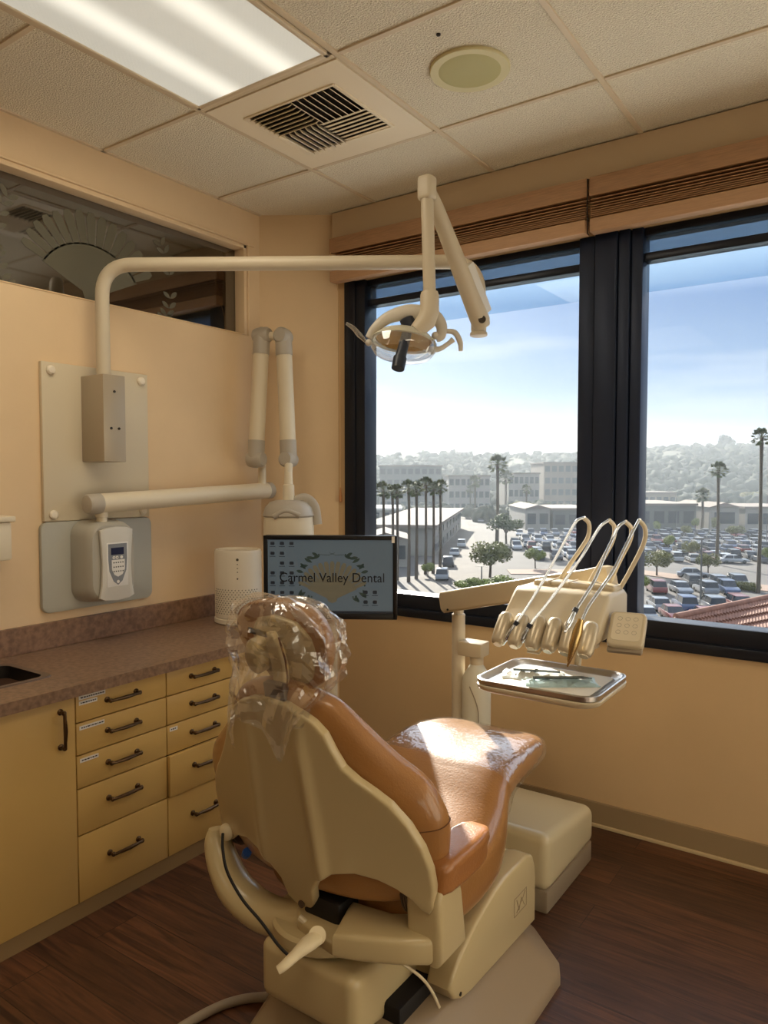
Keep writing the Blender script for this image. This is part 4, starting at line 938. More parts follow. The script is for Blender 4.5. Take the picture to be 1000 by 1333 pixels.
# keypad
b = MB(); kc = Vector((-.57, 1.93, 1.025)); krot = Matrix.Rotation(R(-42), 4, 'X') @ Matrix.Identity(4)
KM = Matrix.Translation(kc+Vector((.0, 0, -.003))) @ Matrix.Rotation(R(8), 4, 'Z') @ Matrix.Rotation(R(42), 4, 'X')
b.slab(rrect(-.046, -.056, .046, .056, .016), .026, lambda u, v, w: KM @ Vector((u, v, w-.026)), .006, seg=3); kp = b.build('keypad', 'unit_cream', t, 60)
b = MB(); b.slab(rrect(-.036, -.040, .036, .048, .010), .001, lambda u, v, w: KM @ Vector((u, v, w))); b.build('keypad_face', 'tube_tan', kp)
b = MB()
for i in range(3):
    for j in range(3):
        for k in range(6): a = R(60*k); 
        b.tube([KM @ Vector((-.02+i*.02+.006*math.cos(R(45*k)), .03-j*.022+.006*math.sin(R(45*k)), .0010)) for k in range(9)], .0003, 4)
b.build('key_marks', 'ink', kp)
b = MB(); b.slab(rrect(-.044, -.066, .044, -.048, .006), .012, lambda u, v, w: KM @ Vector((u, v, w-.024)), .003); b.build('keypad_step', 'box_taupe', kp)
# hoses with handpieces
def hose_run(pts, ys): return [onp(x, y, 1, yy) for (x, y), yy in zip(pts, ys)]
loops = [
 ('slim chrome handpiece with looping hose, leftmost of the four over the tray', [(658, 834), (672, 812), (699, 770), (722, 729), (742, 692), (751, 678), (760, 674), (767, 682), (766, 698), (758, 712), (744, 732), (724, 762)], [1.815, 1.83, 1.90, 1.97, 2.03, 2.05, 2.07, 2.085, 2.10, 2.10, 2.10, 2.10]),
 ('second chrome handpiece and hose from the left, dark collar in its holder', [(676, 838), (690, 814), (721, 775), (754, 730), (772, 700), (782, 685), (793, 677), (800, 686), (798, 703), (784, 730), (772, 750), (763, 768)], [1.815, 1.83, 1.90, 1.97, 2.02, 2.04, 2.06, 2.08, 2.09, 2.10, 2.10, 2.10]),
 ('third hose and handpiece, with ribbed dark joint near the unit', [(738, 818), (747, 799), (774, 756), (788, 722), (798, 701), (805, 686), (814, 679), (822, 688), (820, 704), (806, 732), (797, 752), (790, 765)], [1.80, 1.83, 1.92, 1.98, 2.02, 2.04, 2.06, 2.08, 2.09, 2.10, 2.10, 2.10]),
 ('rightmost hose with pointed brass-coloured syringe tip reaching down to the tray', [(752, 822), (764, 794), (780, 770), (798, 744), (812, 716), (822, 696), (832, 677), (840, 688), (838, 708), (820, 744), (812, 758), (805, 770)], [1.77, 1.82, 1.87, 1.93, 1.98, 2.02, 2.06, 2.08, 2.09, 2.10, 2.10, 2.10])]
for i, (lab, pts, ys) in enumerate(loops):
    P = hose_run(pts, ys); t = thing('handpiece', lab, 'handpiece', P[0], 'handpieces with looping hoses')
    b = MB(); b.tube(P[:7], [.0042]*7, 10, smooth=5); b.build('chrome_rod', 'chrome', t, 60)
    b = MB(); b.tube(P[6:], .0062, 10, smooth=5); b.build('hose', 'tube_tan', t, 60)
    d_ = (P[0]-P[1]).normalized()
    if i < 3:
        b = MB(); b.tube([P[0]-d_*.05, P[0]-d_*.02, P[0]-d_*.005, P[0], P[0]+d_*.012], [.006, .0085, .008, .004, .0035], 12); b.build('handpiece_body', 'chrome', t, 60)
        b = MB(); b.tube([P[0]-d_*.062, P[0]-d_*.05], .0075, 12); b.build('collar', 'lamp_dark', t)
    else:
        e_ = onp(739, 868, 1, 1.76); d2 = (e_-P[0])
        b = MB(); b.tube([P[0]-d2*.35, P[0], P[0]+d2*.35, P[0]+d2*.8, P[0]+d2], [.007, .0125, .012, .006, .002], 14); b.build('syringe_body', 'brass_tip', t, 60)
# tray
t = thing('instrument_tray', 'rounded steel tray with cream underside below the instrument unit', 'tray', (-.755, 1.88, .85))
tx0, tx1, ty0, ty1, tz = -.925, -.590, 1.745, 2.035, .862
b = MB(); b.skin([[Vector((p[0], p[1], z)) for p in rrect(tx0+k, ty0+k, tx1-k, ty1-k, .045)] for k, z in ((.012, tz-.020), (.0, tz-.012), (-.002, tz-.002), (.0, tz+.0))]); b.build('underside', 'unit_cream', t, 60)
b = MB(); rr = [[Vector((p[0], p[1], z)) for p in rrect(tx0+k, ty0+k, tx1-k, ty1-k, .045-.3*k)] for k, z in ((.0, tz+.002), (-.001, tz+.014), (.004, tz+.0165), (.008, tz+.014), (.020, tz+.004), (.024, tz+.003))]
b.skin(rr, cap=False); b.face([b.bm.verts.new(p) for p in rr[-1]]); b.build('steel_pan', 'steel_tray', t, 60)
b = MB(); b.box((-.79, 1.95, .86), (-.71, 2.10, .845), .004); b.tube([(-.75, 2.06, .85), (-.75, 2.075, .90), (-.75, 2.07, .99)], .010, 12); b.build('support', 'unit_cream', t)
# paper liner, pouches and instruments on the tray
b = MB(); b.slab(rrect(tx0+.032, ty0+.032, tx1-.032, ty1-.032, .02), .0008, lambda u, v, w: Vector((u, v, tz+.0036+w))); tag(b.build('tray_liner', 'label_paper', smooth=0), 'white paper liner lying flat in the instrument tray', 'tray liner')
def pouch(a, c, w_, m, lab, cat, name='instrument_pouch', z=.8665, seed=1):
    a, c = Vector(a), Vector(c); d_ = (c-a); sd_ = Vector((-d_.y, d_.x, 0)).normalized(); b = MB(); n1, n2 = 16, 8; g = []
    for i in range(n1+1):
        row = []
        for j in range(n2+1):
            u_, v_ = i/n1, j/n2-.5; p = a+d_*u_+sd_*v_*w_
            hgt = .010*(1-(2*v_)**2)*math.sin(math.pi*min(1, max(0, u_)))**.5+abs(noise.noise(Vector((u_*11+seed, v_*9, seed))))*.016
            row.append(b.bm.verts.new((p.x, p.y, z+hgt)))
        g.append(row)
    lo = [[b.bm.verts.new((v.co.x, v.co.y, z)) for v in r] for r in g]
    for i in range(n1):
        for j in range(n2): b.face([g[i][j], g[i+1][j], g[i+1][j+1], g[i][j+1]]); b.face([lo[i][j+1], lo[i+1][j+1], lo[i+1][j], lo[i][j]])
    for i in range(n1):
        b.face([g[i][0], lo[i][0], lo[i+1][0], g[i+1][0]]); b.face([g[i][n2], g[i+1][n2], lo[i+1][n2], lo[i][n2]])
    for j in range(n2): b.face([g[0][j], g[0][j+1], lo[0][j+1], lo[0][j]]); b.face([g[n1][j], lo[n1][j], lo[n1][j+1], g[n1][j+1]])
    return tag(b.build(name, m, None, 25), lab, cat)
pouch((-.89, 1.86, 0), (-.735, 1.93, 0), .085, 'pouch_white', 'white paper-backed instrument pouch at the left of the tray', 'pouch', seed=1)
pouch((-.80, 1.80, 0), (-.64, 1.915, 0), .06, 'pouch_blue', 'pale blue crinkled instrument pouch at the right of the tray', 'pouch', seed=4)
b = MB(); b.tube([(-.86, 1.865, .884), (-.74, 1.905, .886)], [.0035, .003], 8); b.disc((-.80, 1.885, .886), (.9, .3, 0), .0045, .008, 8); tag(b.build('dental_probe', 'instrument'), 'thin steel probe lying on the white pouch in the tray', 'dental tool')
b = MB(); b.tube([(-.78, 1.815, .884), (-.67, 1.88, .888), (-.65, 1.90, .884)], [.0045, .004, .0015], 8); tag(b.build('dental_mirror', 'instrument'), 'dark steel hand instrument lying on the blue pouch in the tray', 'dental tool')
#OUTSIDE
# ================================================================== OUTSIDE, SEEN FROM AN UPPER FLOOR
G = -13.2
def omat(name, c, *a, c2=None, **k):
    f = lambda q: tuple(v*.80 for v in q)
    return mat(name, f(c), *a, c2=f(c2) if c2 else None, **k)
omat('asphalt', (98, 94, 90), .9, c2=(80, 78, 76), vscale=.08)
omat('road', (118, 110, 100), .9, c2=(100, 94, 86), vscale=.2)
omat('kerb', (156, 130, 112), .9)
omat('hill_ground', (78, 82, 64), 1, c2=(60, 66, 52), vscale=.02)
omat('hill_tree', (52, 62, 44), 1, c2=(36, 44, 32), vscale=.3)
omat('leaf_dark', (92, 106, 52), .7, c2=(64, 80, 38), vscale=1.2)
omat('leaf_olive', (138, 136, 66), .7, c2=(96, 100, 48), vscale=1.2)
omat('leaf_bright', (150, 160, 64), .7, c2=(112, 126, 50), vscale=1.2)
omat('palm_leaf', (104, 112, 62), .7, c2=(72, 82, 44), vscale=2)
omat('trunk', (92, 78, 62), .9)
omat('stucco', (160, 156, 148), .9, var=.05, vscale=.4)
omat('stucco_tan', (140, 128, 114), .9, var=.05, vscale=.4)
omat('stucco_grey', (112, 114, 112), .9, var=.05, vscale=.4)
omat('dark_glass', (46, 56, 64), .3)
omat('roof_grey', (138, 126, 116), .9)
omat('roof_white', (232, 228, 218), .8)
omat('terracotta', (160, 112, 90), .8, c2=(134, 92, 74), vscale=3)
omat('tyre', (28, 28, 30), .8)
omat('car_glass', (32, 40, 50), .12)
omat('pole_grey', (112, 112, 108), .6)
for nme, c in (('white', (186, 190, 194)), ('silver', (132, 138, 146)), ('black', (34, 38, 44)), ('grey', (104, 110, 118)), ('blue', (70, 92, 130)), ('red', (134, 50, 46))): omat('car_'+nme, c, .3, metal=.2, coat=.6)

struct(MB().box((-1400, 3.4, G-.5), (700, 1500, G)), 'ground', 'asphalt')
omat('bounce_white', (255, 250, 240), .9)
struct(MB().box((-40, 3.4, G), (60, 48, G+.04)), 'bounce_ground', 'bounce_white')  # unseen pale ground added to bounce sunlight up to the ceiling
def gp(x, y): return onp(x, y, 2, G)
def flatpoly(pts, z, m, name, kind='structure'):
    b = MB(); b.slab([(p.x, p.y) for p in pts], .05, lambda u, v, w: Vector((u, v, z+w))); return tag(b.build(name, m, smooth=0), kind=kind)
flatpoly([gp(500, 862), gp(660, 862), gp(640, 745), gp(612, 690), gp(606, 676), gp(596, 676), gp(590, 690), gp(560, 730), gp(500, 800)], G, 'road', 'road')
flatpoly([gp(830, 742), gp(1010, 764), gp(1010, 772), gp(830, 748)], G+.06, 'kerb', 'sidewalk')
flatpoly([gp(660, 742), gp(760, 742), gp(760, 748), gp(665, 748)], G+.06, 'kerb', 'sidewalk')

# cars
def car_mesh(tp):
    Ls, Ws = (4.6, 1.8); hb, ht = (.82, 1.42) if tp == 0 else (.98, 1.72)
    body = MB(); prof = [(-2.3, .32), (-2.32, hb-.1), (-2.25, hb), (-1.4, hb+.04), (1.0, hb+.04), (2.0, hb-.08), (2.28, hb-.25), (2.32, .34), (1.9, .28), (-1.9, .28)]
    body.slab(prof, Ws, lambda u, v, w: Vector((u, w-Ws/2, v)), .07)
    cab = [(-1.85, hb), (-1.35, ht-.06), (-1.1, ht), (.25, ht), (.45, ht-.05), (1.15, hb)] if tp == 0 else [(-2.2, hb), (-2.05, ht-.08), (-1.9, ht), (.3, ht), (.5, ht-.05), (1.15, hb)]
    def cm(u, v, w): k = (v-hb)/(ht-hb)*.16; return Vector((u, (w-.85)*(1-k), v))
    roof = [(c[0]*.93-.03, c[1]+.012) for c in cab[1:-1]]
    glass = MB(); glass.slab(cab, 1.7, cm, .03)
    body.slab([(cab[1][0]+.05, ht-.05), (cab[2][0], ht+.015), (cab[3][0], ht+.015), (cab[4][0]-.02, ht-.04)], 1.46, lambda u, v, w: Vector((u, w-.73, v)), .01)
    for s in (-1, 1): body.slab([(-.3, hb), (-.22, hb), (-.2, ht-.02), (-.28, ht-.02)], .03, lambda u, v, w, s=s: Vector((u, s*(.86-.14*(v-hb)/(ht-hb))+w*s-.02*s, v)))
    wh = []
    for x in (-1.42, 1.42):
        for s in (-1, 1): wh.append(((x, s*.80, .33), (0, 1, 0), .33, .2))
    return body, glass, wh
CARP = {}
def car_proto(color, tp, parts):
    key = (color, tp, parts)
    body, glass, wh = car_mesh(tp)
    if parts:
        o = thing('car', 'x', 'car', (0, 0, 0)); body.build('body', 'car_'+color, o, 40); glass.build('windows', 'car_glass', o, 0)
        for w_ in wh: MB().disc(w_[0], w_[1], w_[2], w_[3], 14).build('wheel', 'tyre', o, 40)
    else:
        for f in body.bm.faces: f.material_index = 0
        b = MB(); b.bm.free(); b.bm = body.bm; b.mi = 1; glass.bm.normal_update()
        t_ = bmesh.new(); me = bpy.data.meshes.new('tmp'); glass.bm.to_mesh(me); t_.from_mesh(me); bpy.data.meshes.remove(me); b.join(t_); glass.bm.free()
        b.mi = 2
        for w_ in wh: b.disc(w_[0], w_[1], w_[2], w_[3], 10)
        o = b.build('car', ['car_'+color, 'car_glass', 'tyre'], None, 0, keep=True)
    CARP[key] = [o, False]; return CARP[key]
rng = random.Random(11)
def place_car(p, yaw, color, tp, parts, label, group):
    e_ = CARP.get((color, tp, parts)) or car_proto(color, tp, parts)
    o = e_[0] if not e_[1] else copy_tree(e_[0]); e_[1] = True
    o.location = (p.x, p.y, G+.06 if p.z > G+.05 else G); o.rotation_euler = (0, 0, yaw); return tag(o, label, 'car', group)
cols = ['white', 'white', 'silver', 'silver', 'black', 'grey', 'blue', 'red', 'white', 'grey']
TY_ = {0: 'saloon', 1: 'tall estate'}
# cars on the road, one by one
for (x, y, c, tp, lab) in ((576, 754, 'silver', 1, 'silver car nearest the window on the road, lowest in the left pane'), (584, 737, 'black', 1, 'dark car second nearest on the road below the left pane'),
                           (592, 723, 'white', 0, 'white car third nearest on the road in the left pane'), (601, 712, 'white', 1, 'white tall car on the road beside the round tree'), (626, 680, 'grey', 0, 'grey car far up the road beyond the parked rows')):
    place_car(gp(x, y), R(118), c, tp, True, lab, None)
# lots: rows lie across the view of the windows
def in_view(p):
    d = p-O; z = d.dot(_f); x = 500+FOC*d.dot(_r)/z; y = 666.5-FOC*d.dot(_u)/z; return x, y
ANG = R(28)
RU, RV = Vector((math.cos(ANG), math.sin(ANG), 0)), Vector((-math.sin(ANG), math.cos(ANG), 0))
ncar = 0; taken = []
treespots = [(640, 742), (659, 704)]
for row in range(-60, 200):
    if row % 3 == 2: continue
    for k in range(-170, 170):
        if rng.random() < .07: continue
        p = RU*(k*2.9) + RV*(60+row*6.1) + Vector((0, 0, G)); p -= RU*20
        if (p-O).dot(_f) < 50: continue
        x, y = in_view(p)
        left = 664 < x < 753 and 695 < y < 735 and not (x < 690 and y > 722); right = 829 < x < 1003 and ((695 < y < 736) or (762 < y < 812 and x < 968))
        if right and 738 < y < 760: continue
        if not (left or right): continue
        if any(abs(x-a) < 14 and abs(y-b_) < 6 for a, b_ in ((640, 742), (659, 704))): continue
        if ncar >= 285: continue
        c = rng.choice(cols); tp = rng.random() < .45; near = y > 760
        pane = 'left' if left else 'right'
        if near: lab = '%s car in the nearest parked rows, low in the right window pane' % c; g_ = 'cars parked nearest the building'
        else: lab = '%s car in the crowded car park seen through the %s window pane' % (c, pane); g_ = '%s cars in the car park, %s pane' % (c, pane)
        p = p+RU*rng.uniform(-.2, .2)+RV*rng.uniform(-.3, .3)
        place_car(p, ANG+math.pi/2+R(rng.uniform(-3, 3))+(math.pi if rng.random() < .5 else 0), c, int(tp), near, lab, g_); ncar += 1
# the white car crossing behind the kerb
place_car(gp(903, 752), R(20), 'silver', 0, True, 'silver car on its own beside the tall lamp post in the right pane', None)
place_car(gp(956, 733), R(22), 'white', 0, True, 'white car at the edge of the aisle beside the middle palm, right pane', None)
print('cars', ncar)

# trees
def crown_mesh(seed, n=2600, size=.055, sx=1, sz=.75):
    r_ = random.Random(seed); b = MB(); blobs = [(Vector((r_.uniform(-.55, .55), r_.uniform(-.55, .55), r_.uniform(-.4, .45)))*.9, r_.uniform(.28, .5)) for _ in range(11)]
    for i in range(n):
        c, rad = r_.choice(blobs); d_ = Vector((r_.gauss(0, 1), r_.gauss(0, 1), r_.gauss(0, 1))).normalized(); p = c+d_*rad*r_.uniform(.75, 1.03); p.z = p.z*sz
        u_ = Vector((r_.gauss(0, 1), r_.gauss(0, 1), r_.gauss(0, 1))).normalized(); w_ = u_.cross(d_).normalized(); s_ = size*r_.uniform(.6, 1.4)
        b.face([b.bm.verts.new(p+u_*s_), b.bm.verts.new(p+w_*s_*.7), b.bm.verts.new(p-u_*s_), b.bm.verts.new(p-w_*s_*.7)])
    return b
TP = {}
def tree(x, yb, pxw, pxh, m, label, group, name='tree'):
    base = gp(x, yb); dist = (base-O).dot(_f); r_ = pxw/2/FOC*dist; hgt = pxh/FOC*dist
    if m not in TP:
        o = thing(name, label, 'tree', (0, 0, 0)); b = crown_mesh(len(m)*7+3*len(TP)); b.xf(Matrix.Translation((0, 0, 1.15))); b.build('crown', m, o, 0)
        b = MB(); b.tube([(0, 0, 0), (.02, .0, .5), (.0, .03, 1.1)], [.06, .05, .04], 8)
        for a in range(4): b.tube([(0, .0, .5+.05*a), (.3*math.cos(a*1.7), .3*math.sin(a*1.7), 1.0)], [.035, .015], 6)
        b.build('trunk', 'trunk', o, 40); TP[m] = o
    else: o = copy_tree(TP[m])
    o.location = base; o.scale = (r_, r_, hgt/1.75); o.rotation_euler = (0, 0, x*.7); return tag(o, label, 'tree', group)
tree(638, 752, 62, 48, 'leaf_olive', 'big round olive-green tree beside the road, left pane', 'trees by the road')
tree(659, 708, 50, 40, 'leaf_dark', 'dark green tree behind the round olive tree, left pane', 'trees by the road')
tree(697, 740, 30, 30, 'leaf_bright', 'small bright tree at the near edge of the parking rows, left pane', 'trees by the road')
tree(612, 776, 46, 26, 'leaf_bright', 'bright shrub at the bottom of the left pane, nearest the road', 'shrubs below the window')
tree(648, 782, 60, 36, 'leaf_bright', 'wide bright shrub right of the road at the bottom of the left pane', 'shrubs below the window')
tree(557, 752, 22, 22, 'leaf_bright', 'small shrub among the palm trunks left of the road', 'shrubs below the window')
tree(704, 668, 30, 18, 'leaf_dark', 'dark tree in front of the gabled shop, left pane', 'car park trees')
tree(680, 672, 36, 20, 'leaf_olive', 'olive tree beneath the tall palm in the left pane', 'car park trees')
for (x, y, w_, h_, m, lab) in ((855, 750, 44, 34, 'leaf_olive', 'wide olive tree at the left edge of the right pane'), (922, 748, 32, 28, 'leaf_olive', 'olive tree by the foot of the middle palm'), (870, 718, 20, 24, 'leaf_bright', 'small yellow-green tree left in the car park'),
    (899, 728, 24, 24, 'leaf_olive', 'round tree among the cars before the middle palm'), (856, 696, 14, 20, 'leaf_bright', 'bright small tree by the store wall'), (905, 692, 14, 20, 'leaf_bright', 'thin bright tree before the gabled store'),
    (932, 695, 14, 22, 'leaf_olive', 'narrow tree right beside the middle palm trunk'), (958, 702, 26, 18, 'leaf_olive', 'low spreading tree before the right store wall'), (893, 700, 18, 16, 'leaf_olive', 'low tree at the back rows of cars'),
    (1001, 736, 22, 26, 'leaf_bright', 'yellow-green tree at the right edge of the photo'), (838, 772, 26, 26, 'leaf_bright', 'bright tree low at the left of the right pane'), (978, 660, 36, 20, 'leaf_olive', 'tree behind the right store roof')):
    tree(x, y, w_, h_, m, lab, 'car park trees')
# palms
def palm_proto():
    o = thing('palm_tree', 'x', 'palm', (0, 0, 0)); b = MB(); r_ = random.Random(5)
    for i in range(60):
        az = r_.uniform(0, 2*math.pi); el = r_.uniform(-.75, 1.35); ln = r_.uniform(.8, 1.05)
        d_ = Vector((math.cos(az)*math.cos(el), math.sin(az)*math.cos(el), math.sin(el))); sd_ = Vector((-math.sin(az), math.cos(az), 0))
        stem = [Vector((0, 0, 0)), d_*ln*.5, d_*ln*.72+Vector((0, 0, -.05))]
        b.tube(stem, .012, 4)
        c = stem[-1]; up2 = d_.cross(sd_).normalized()
        for k in range(11):
            a = R(-75+15*k); q = c+(d_*math.cos(a)+sd_*math.sin(a))*ln*.42*(1-.2*abs(a))+Vector((0, 0, -.10*abs(math.sin(a))-.06)); m_ = (c+q)/2; wv = (sd_*math.cos(a)-d_*math.sin(a))*.055
            b.face([b.bm.verts.new(c), b.bm.verts.new(m_+wv), b.bm.verts.new(q), b.bm.verts.new(m_-wv)])
    b.build('crown', 'palm_leaf', o, 0)
    b = MB(); b.tube([(0, 0, -1), (.01, 0, -.6), (.0, .01, -.2), (0, 0, 0)], [.030, .023, .021, .026], 8); b.build('trunk', 'trunk', o, 60); return o
PALM = None
def palm(x, yc, yb, pw, label, group):
    global PALM
    base = gp(x, yb); dist = (base-O).dot(_f); hgt = (yb-yc)/FOC*dist; r_ = pw/2/FOC*dist
    o = palm_proto() if PALM is None else copy_tree(PALM); PALM = PALM or o
    cr_, tr_ = (o.children[0], o.children[1]) if 'crown' in o.children[0].name else (o.children[1], o.children[0])
    o.location = base + Vector((0, 0, 0)); cr_.location = (0, 0, hgt); cr_.scale = (r_, r_, r_*.95); tr_.location = (0, 0, hgt); tr_.scale = (max(9, r_*6)*1.0, max(9, r_*6)*1.0, hgt)
    cr_.rotation_euler = (0, 0, x*.37); return tag(o, label, 'palm tree', group)
palm(987, 570, 772, 30, 'tallest palm tree, at the right edge of the right window pane', 'palms in the right pane')
palm(933, 612, 735, 27, 'slender palm tree in the middle of the right window pane', 'palms in the right pane')
palm(914, 645, 692, 24, 'short distant palm before the gabled store, right pane', 'palms in the right pane')
palm(647, 604, 706, 30, 'tallest palm tree in the left window pane', 'palms in the left pane')
for (x, yc, yb, w_, lab) in ((658, 622, 672, 24, 'palm just right of the tallest one in the left pane'), (673, 625, 664, 24, 'third palm of the row right of the tallest, left pane'), (618, 627, 678, 20, 'palm left of the tallest, near the road end'), (612, 637, 670, 14, 'small palm at the far end of the road'),
    (685, 637, 680, 16, 'small palm before the gabled shop roof'), (702, 629, 654, 13, 'tiny far palm behind the gabled shop'), (728, 636, 662, 16, 'far palm right of the gabled shop roof'), (719, 645, 662, 13, 'lowest tiny palm behind the shop')):
    palm(x, yc, yb, w_, lab, 'palms in the left pane')
for i, (x, yc, yb, w_) in enumerate(((499, 638, 750, 28), (511, 641, 752, 24), (517, 640, 756, 24), (532, 635, 758, 26), (542, 637, 754, 26), (554, 631, 748, 26), (564, 636, 747, 24), (573, 634, 745, 24))):
    palm(x, yc, yb, w_, ['leftmost palm of the clump beside the monitor', 'second palm of the clump from the left', 'third palm of the clump, close to the second', 'fourth palm, just right of the gap in the clump', 'fifth palm of the clump, nearest the window', 'sixth palm of the clump, before the gabled roof', 'seventh palm of the clump', 'rightmost palm of the clump, beside the road'][i], 'clump of palms left of the road')

# buildings
def pr(p): return Vector((p.x, p.y, 0))
def block(name, A, B, depth, ztop, wallm, label, roofm='roof_grey', win=None, gable=False, base=G, overhang=.4):
    """box standing on the footprint edge A-B (nearest side), running back by depth; windows: (rows, cols)"""
    A, B = pr(A), pr(B); u_ = (B-A).normalized(); v_ = Vector((-u_.y, u_.x, 0)); 
    if v_.dot(_f) < 0: v_ = -v_
    t = thing(name, label, 'building', (A+B)/2+Vector((0, 0, base))); c = [A, B, B+v_*depth, A+v_*depth]
    b = MB(); b.skin([[p+Vector((0, 0, z)) for p in c] for z in (base, ztop)]); b.build('walls', wallm, t, 0)
    if gable:
        h_ = (B-A).length*.16; oh = overhang; a0, b0_ = A-u_*oh-v_*oh, B+u_*oh-v_*oh; m0 = (a0+b0_)/2
        b = MB(); b.skin([[a0+v_*k+Vector((0, 0, ztop)), b0_+v_*k+Vector((0, 0, ztop)), m0+v_*k+Vector((0, 0, ztop+h_))] for k in (0, depth+2*oh)]); b.build('roof', roofm, t, 0)
    else:
        b = MB(); c2 = [A-u_*overhang-v_*overhang, B+u_*overhang-v_*overhang, B+u_*overhang+v_*(depth+overhang), A-u_*overhang+v_*(depth+overhang)]
        b.skin([[p+Vector((0, 0, z)) for p in c2] for z in (ztop, ztop+.6)]); b.build('roof', roofm, t, 0)
    if win:
        rows, cs = win; ln = (B-A).length; hh_ = (ztop-base)/rows
        for r_ in range(rows):
            for k in range(cs):
                x0, x1 = ln*(k+.15)/cs, ln*(k+.85)/cs; z0 = base+hh_*(r_+.28); z1 = base+hh_*(r_+.78)
                q = [A+u_*x0-v_*.12, A+u_*x1-v_*.12, A+u_*x1+v_*.1, A+u_*x0+v_*.1]
                b = MB(); b.skin([[p+Vector((0, 0, z)) for p in q] for z in (z0, z1)]); b.build('window', 'dark_glass', t, 0)
    return t
def zat(p, y):                      # height at which a vertical line over p meets image row y
    d = (p-O); dz = Vector((p.x, p.y, CZ))-O; z = dz.dot(fh); return CZ-(y-621)/FOC*z
def bl(name, x0, y0, x1, y1, depth, yt, wallm, label, **k):
    A, B = gp(x0, y0), gp(x1, y1); return block(name, A, B, depth, zat(A, yt), wallm, label, **k)
bl('shopping_building', 600, 688, 564, 724, 13, 664, 'stucco', 'white two-storey building with gabled roof along the left of the road', win=(2, 8), roofm='roof_grey', gable=False, overhang=.8)
bl('parking_deck', 470, 692, 522, 692, 22, 664, 'stucco', 'white block with bright flat roof at the far left of the left pane', roofm='roof_white', win=(2, 4))
bl('shop_building', 474, 738, 530, 738, 13, 702, 'stucco', 'low cream building with gabled roof behind the palm clump', gable=True, win=(1, 4))
bl('gabled_shop', 684, 690, 716, 690, 26, 662, 'stucco', 'white shop with a dark gabled roof behind the car park, left pane', gable=True, win=(1, 2))
bl('flat_shop', 720, 690, 775, 690, 26, 664, 'stucco_grey', 'long flat grey shop wall right of the gabled shop, left pane', win=(1, 3))
bl('office_building', 494, 664, 575, 664, 30, 607, 'stucco_grey', 'distant flat-roofed office block at the left of the skyline', win=(4, 9))
bl('office_building', 584, 668, 638, 668, 30, 620, 'stucco', 'distant pale office block left of the tallest palm', win=(3, 7))
bl('office_building', 662, 668, 702, 668, 30, 617, 'stucco', 'distant pale office block right of the tallest palm', win=(3, 6))
bl('office_building', 708, 664, 770, 664, 30, 603, 'stucco_tan', 'tall distant tan office block beside the dark window mullion', win=(4, 7))
bl('store_building', 790, 690, 906, 690, 30, 658, 'stucco_grey', 'long grey store wall at the left of the right pane', win=(1, 6))
bl('gabled_store', 924, 690, 962, 690, 26, 660, 'stucco', 'white store with grey gabled roof in the right pane', gable=True, win=(1, 1))
bl('store_building', 970, 690, 1050, 690, 26, 662, 'stucco', 'pale store wall right of the gabled store', win=(1, 4))
bl('hill_building', 836, 664, 880, 664, 20, 642, 'stucco_tan', 'distant low tan building on the slope, right pane', win=(1, 5))
# red tiled roof just below the right pane
t = thing('tiled_roof', 'red clay tiled hip roof low at the right, outside the right pane', 'roof', onp(960, 815, 2, -5))
ra, rb = deep(880, 808, 30), deep(1004, 782, 33); re_, rf_ = deep(850, 900, 27), deep(1030, 880, 26)
b = MB(); nr = 16
def lerp(a, c, s_): return a+(c-a)*s_
b.skin([[ra, rb, rf_, re_], [p-Vector((0, 0, .4)) for p in (ra, rb, rf_, re_)]]); b.build('roof_deck', 'terracotta', t, 0)
b = MB()
for i in range(34):
    s_ = i/33; p0, p1_ = lerp(ra, rb, s_), lerp(re_, rf_, s_); nn = 9
    for k in range(nn):
        a_, c_ = lerp(p0, p1_, k/nn), lerp(p0, p1_, (k+1.15)/nn); b.tube([a_+Vector((0, 0, .10)), c_+Vector((0, 0, .16))], [.085, .11], 8)
b.build('clay_tiles', 'terracotta', t, 40)
b = MB(); b.tube([ra+Vector((0, 0, .15)), rb+Vector((0, 0, .15))], .16, 10); b.build('ridge_tiles', 'terracotta', t, 40)

# lamp posts
LPP = None
def lamp(x, yt, yb, label):
    global LPP
    base = gp(x, yb); d_ = (base-O).dot(_f); h_ = (yb-yt)/FOC*d_
    if LPP is None:
        o = thing('street_lamp', label, 'street lamp', (0, 0, 0)); b = MB(); b.lathe((0, 0, 0), (0, 0, 1), [(.3, 0), (.3, .06), (.11, .065), (.08, 1)], 10); b.build('pole', 'pole_grey', o)
        b = MB(); b.box((-.9, -.12, .985), (.9, .12, 1.0), 0); b.build('lamp_head', 'pole_grey', o); LPP = o
    else: o = copy_tree(LPP)
    o.location = base; o.scale = (1, 1, h_); return tag(o, label, 'street lamp', 'car park lamp posts')
lamp(912, 700, 792, 'nearest tall lamp post, in the middle of the right pane'); lamp(880, 657, 692, 'far lamp post before the grey store wall'); lamp(923, 666, 700, 'far lamp post left of the slender palm'); lamp(627, 737, 766, 'lamp post by the road among the shrubs, left pane'); lamp(998, 674, 710, 'lamp post at the right edge beyond the tallest palm')
# dry hedge plants along the kerb
b = crown_mesh(3, 500, .12)
ob = thing('kerb_plant', 'small clump of dry grass along the kerb in the right pane', 'plant', (0, 0, 0), 'grass clumps along the kerb'); b.xf(Matrix.Translation((0, 0, .6))); b.build('leaves', 'leaf_olive', ob, 0); ob.location = gp(936, 764)
for x, y in ((944, 765), (951, 766), (959, 767), (968, 768), (975, 769), (983, 770)):
    c_ = copy_tree(ob); c_.location = gp(x, y)

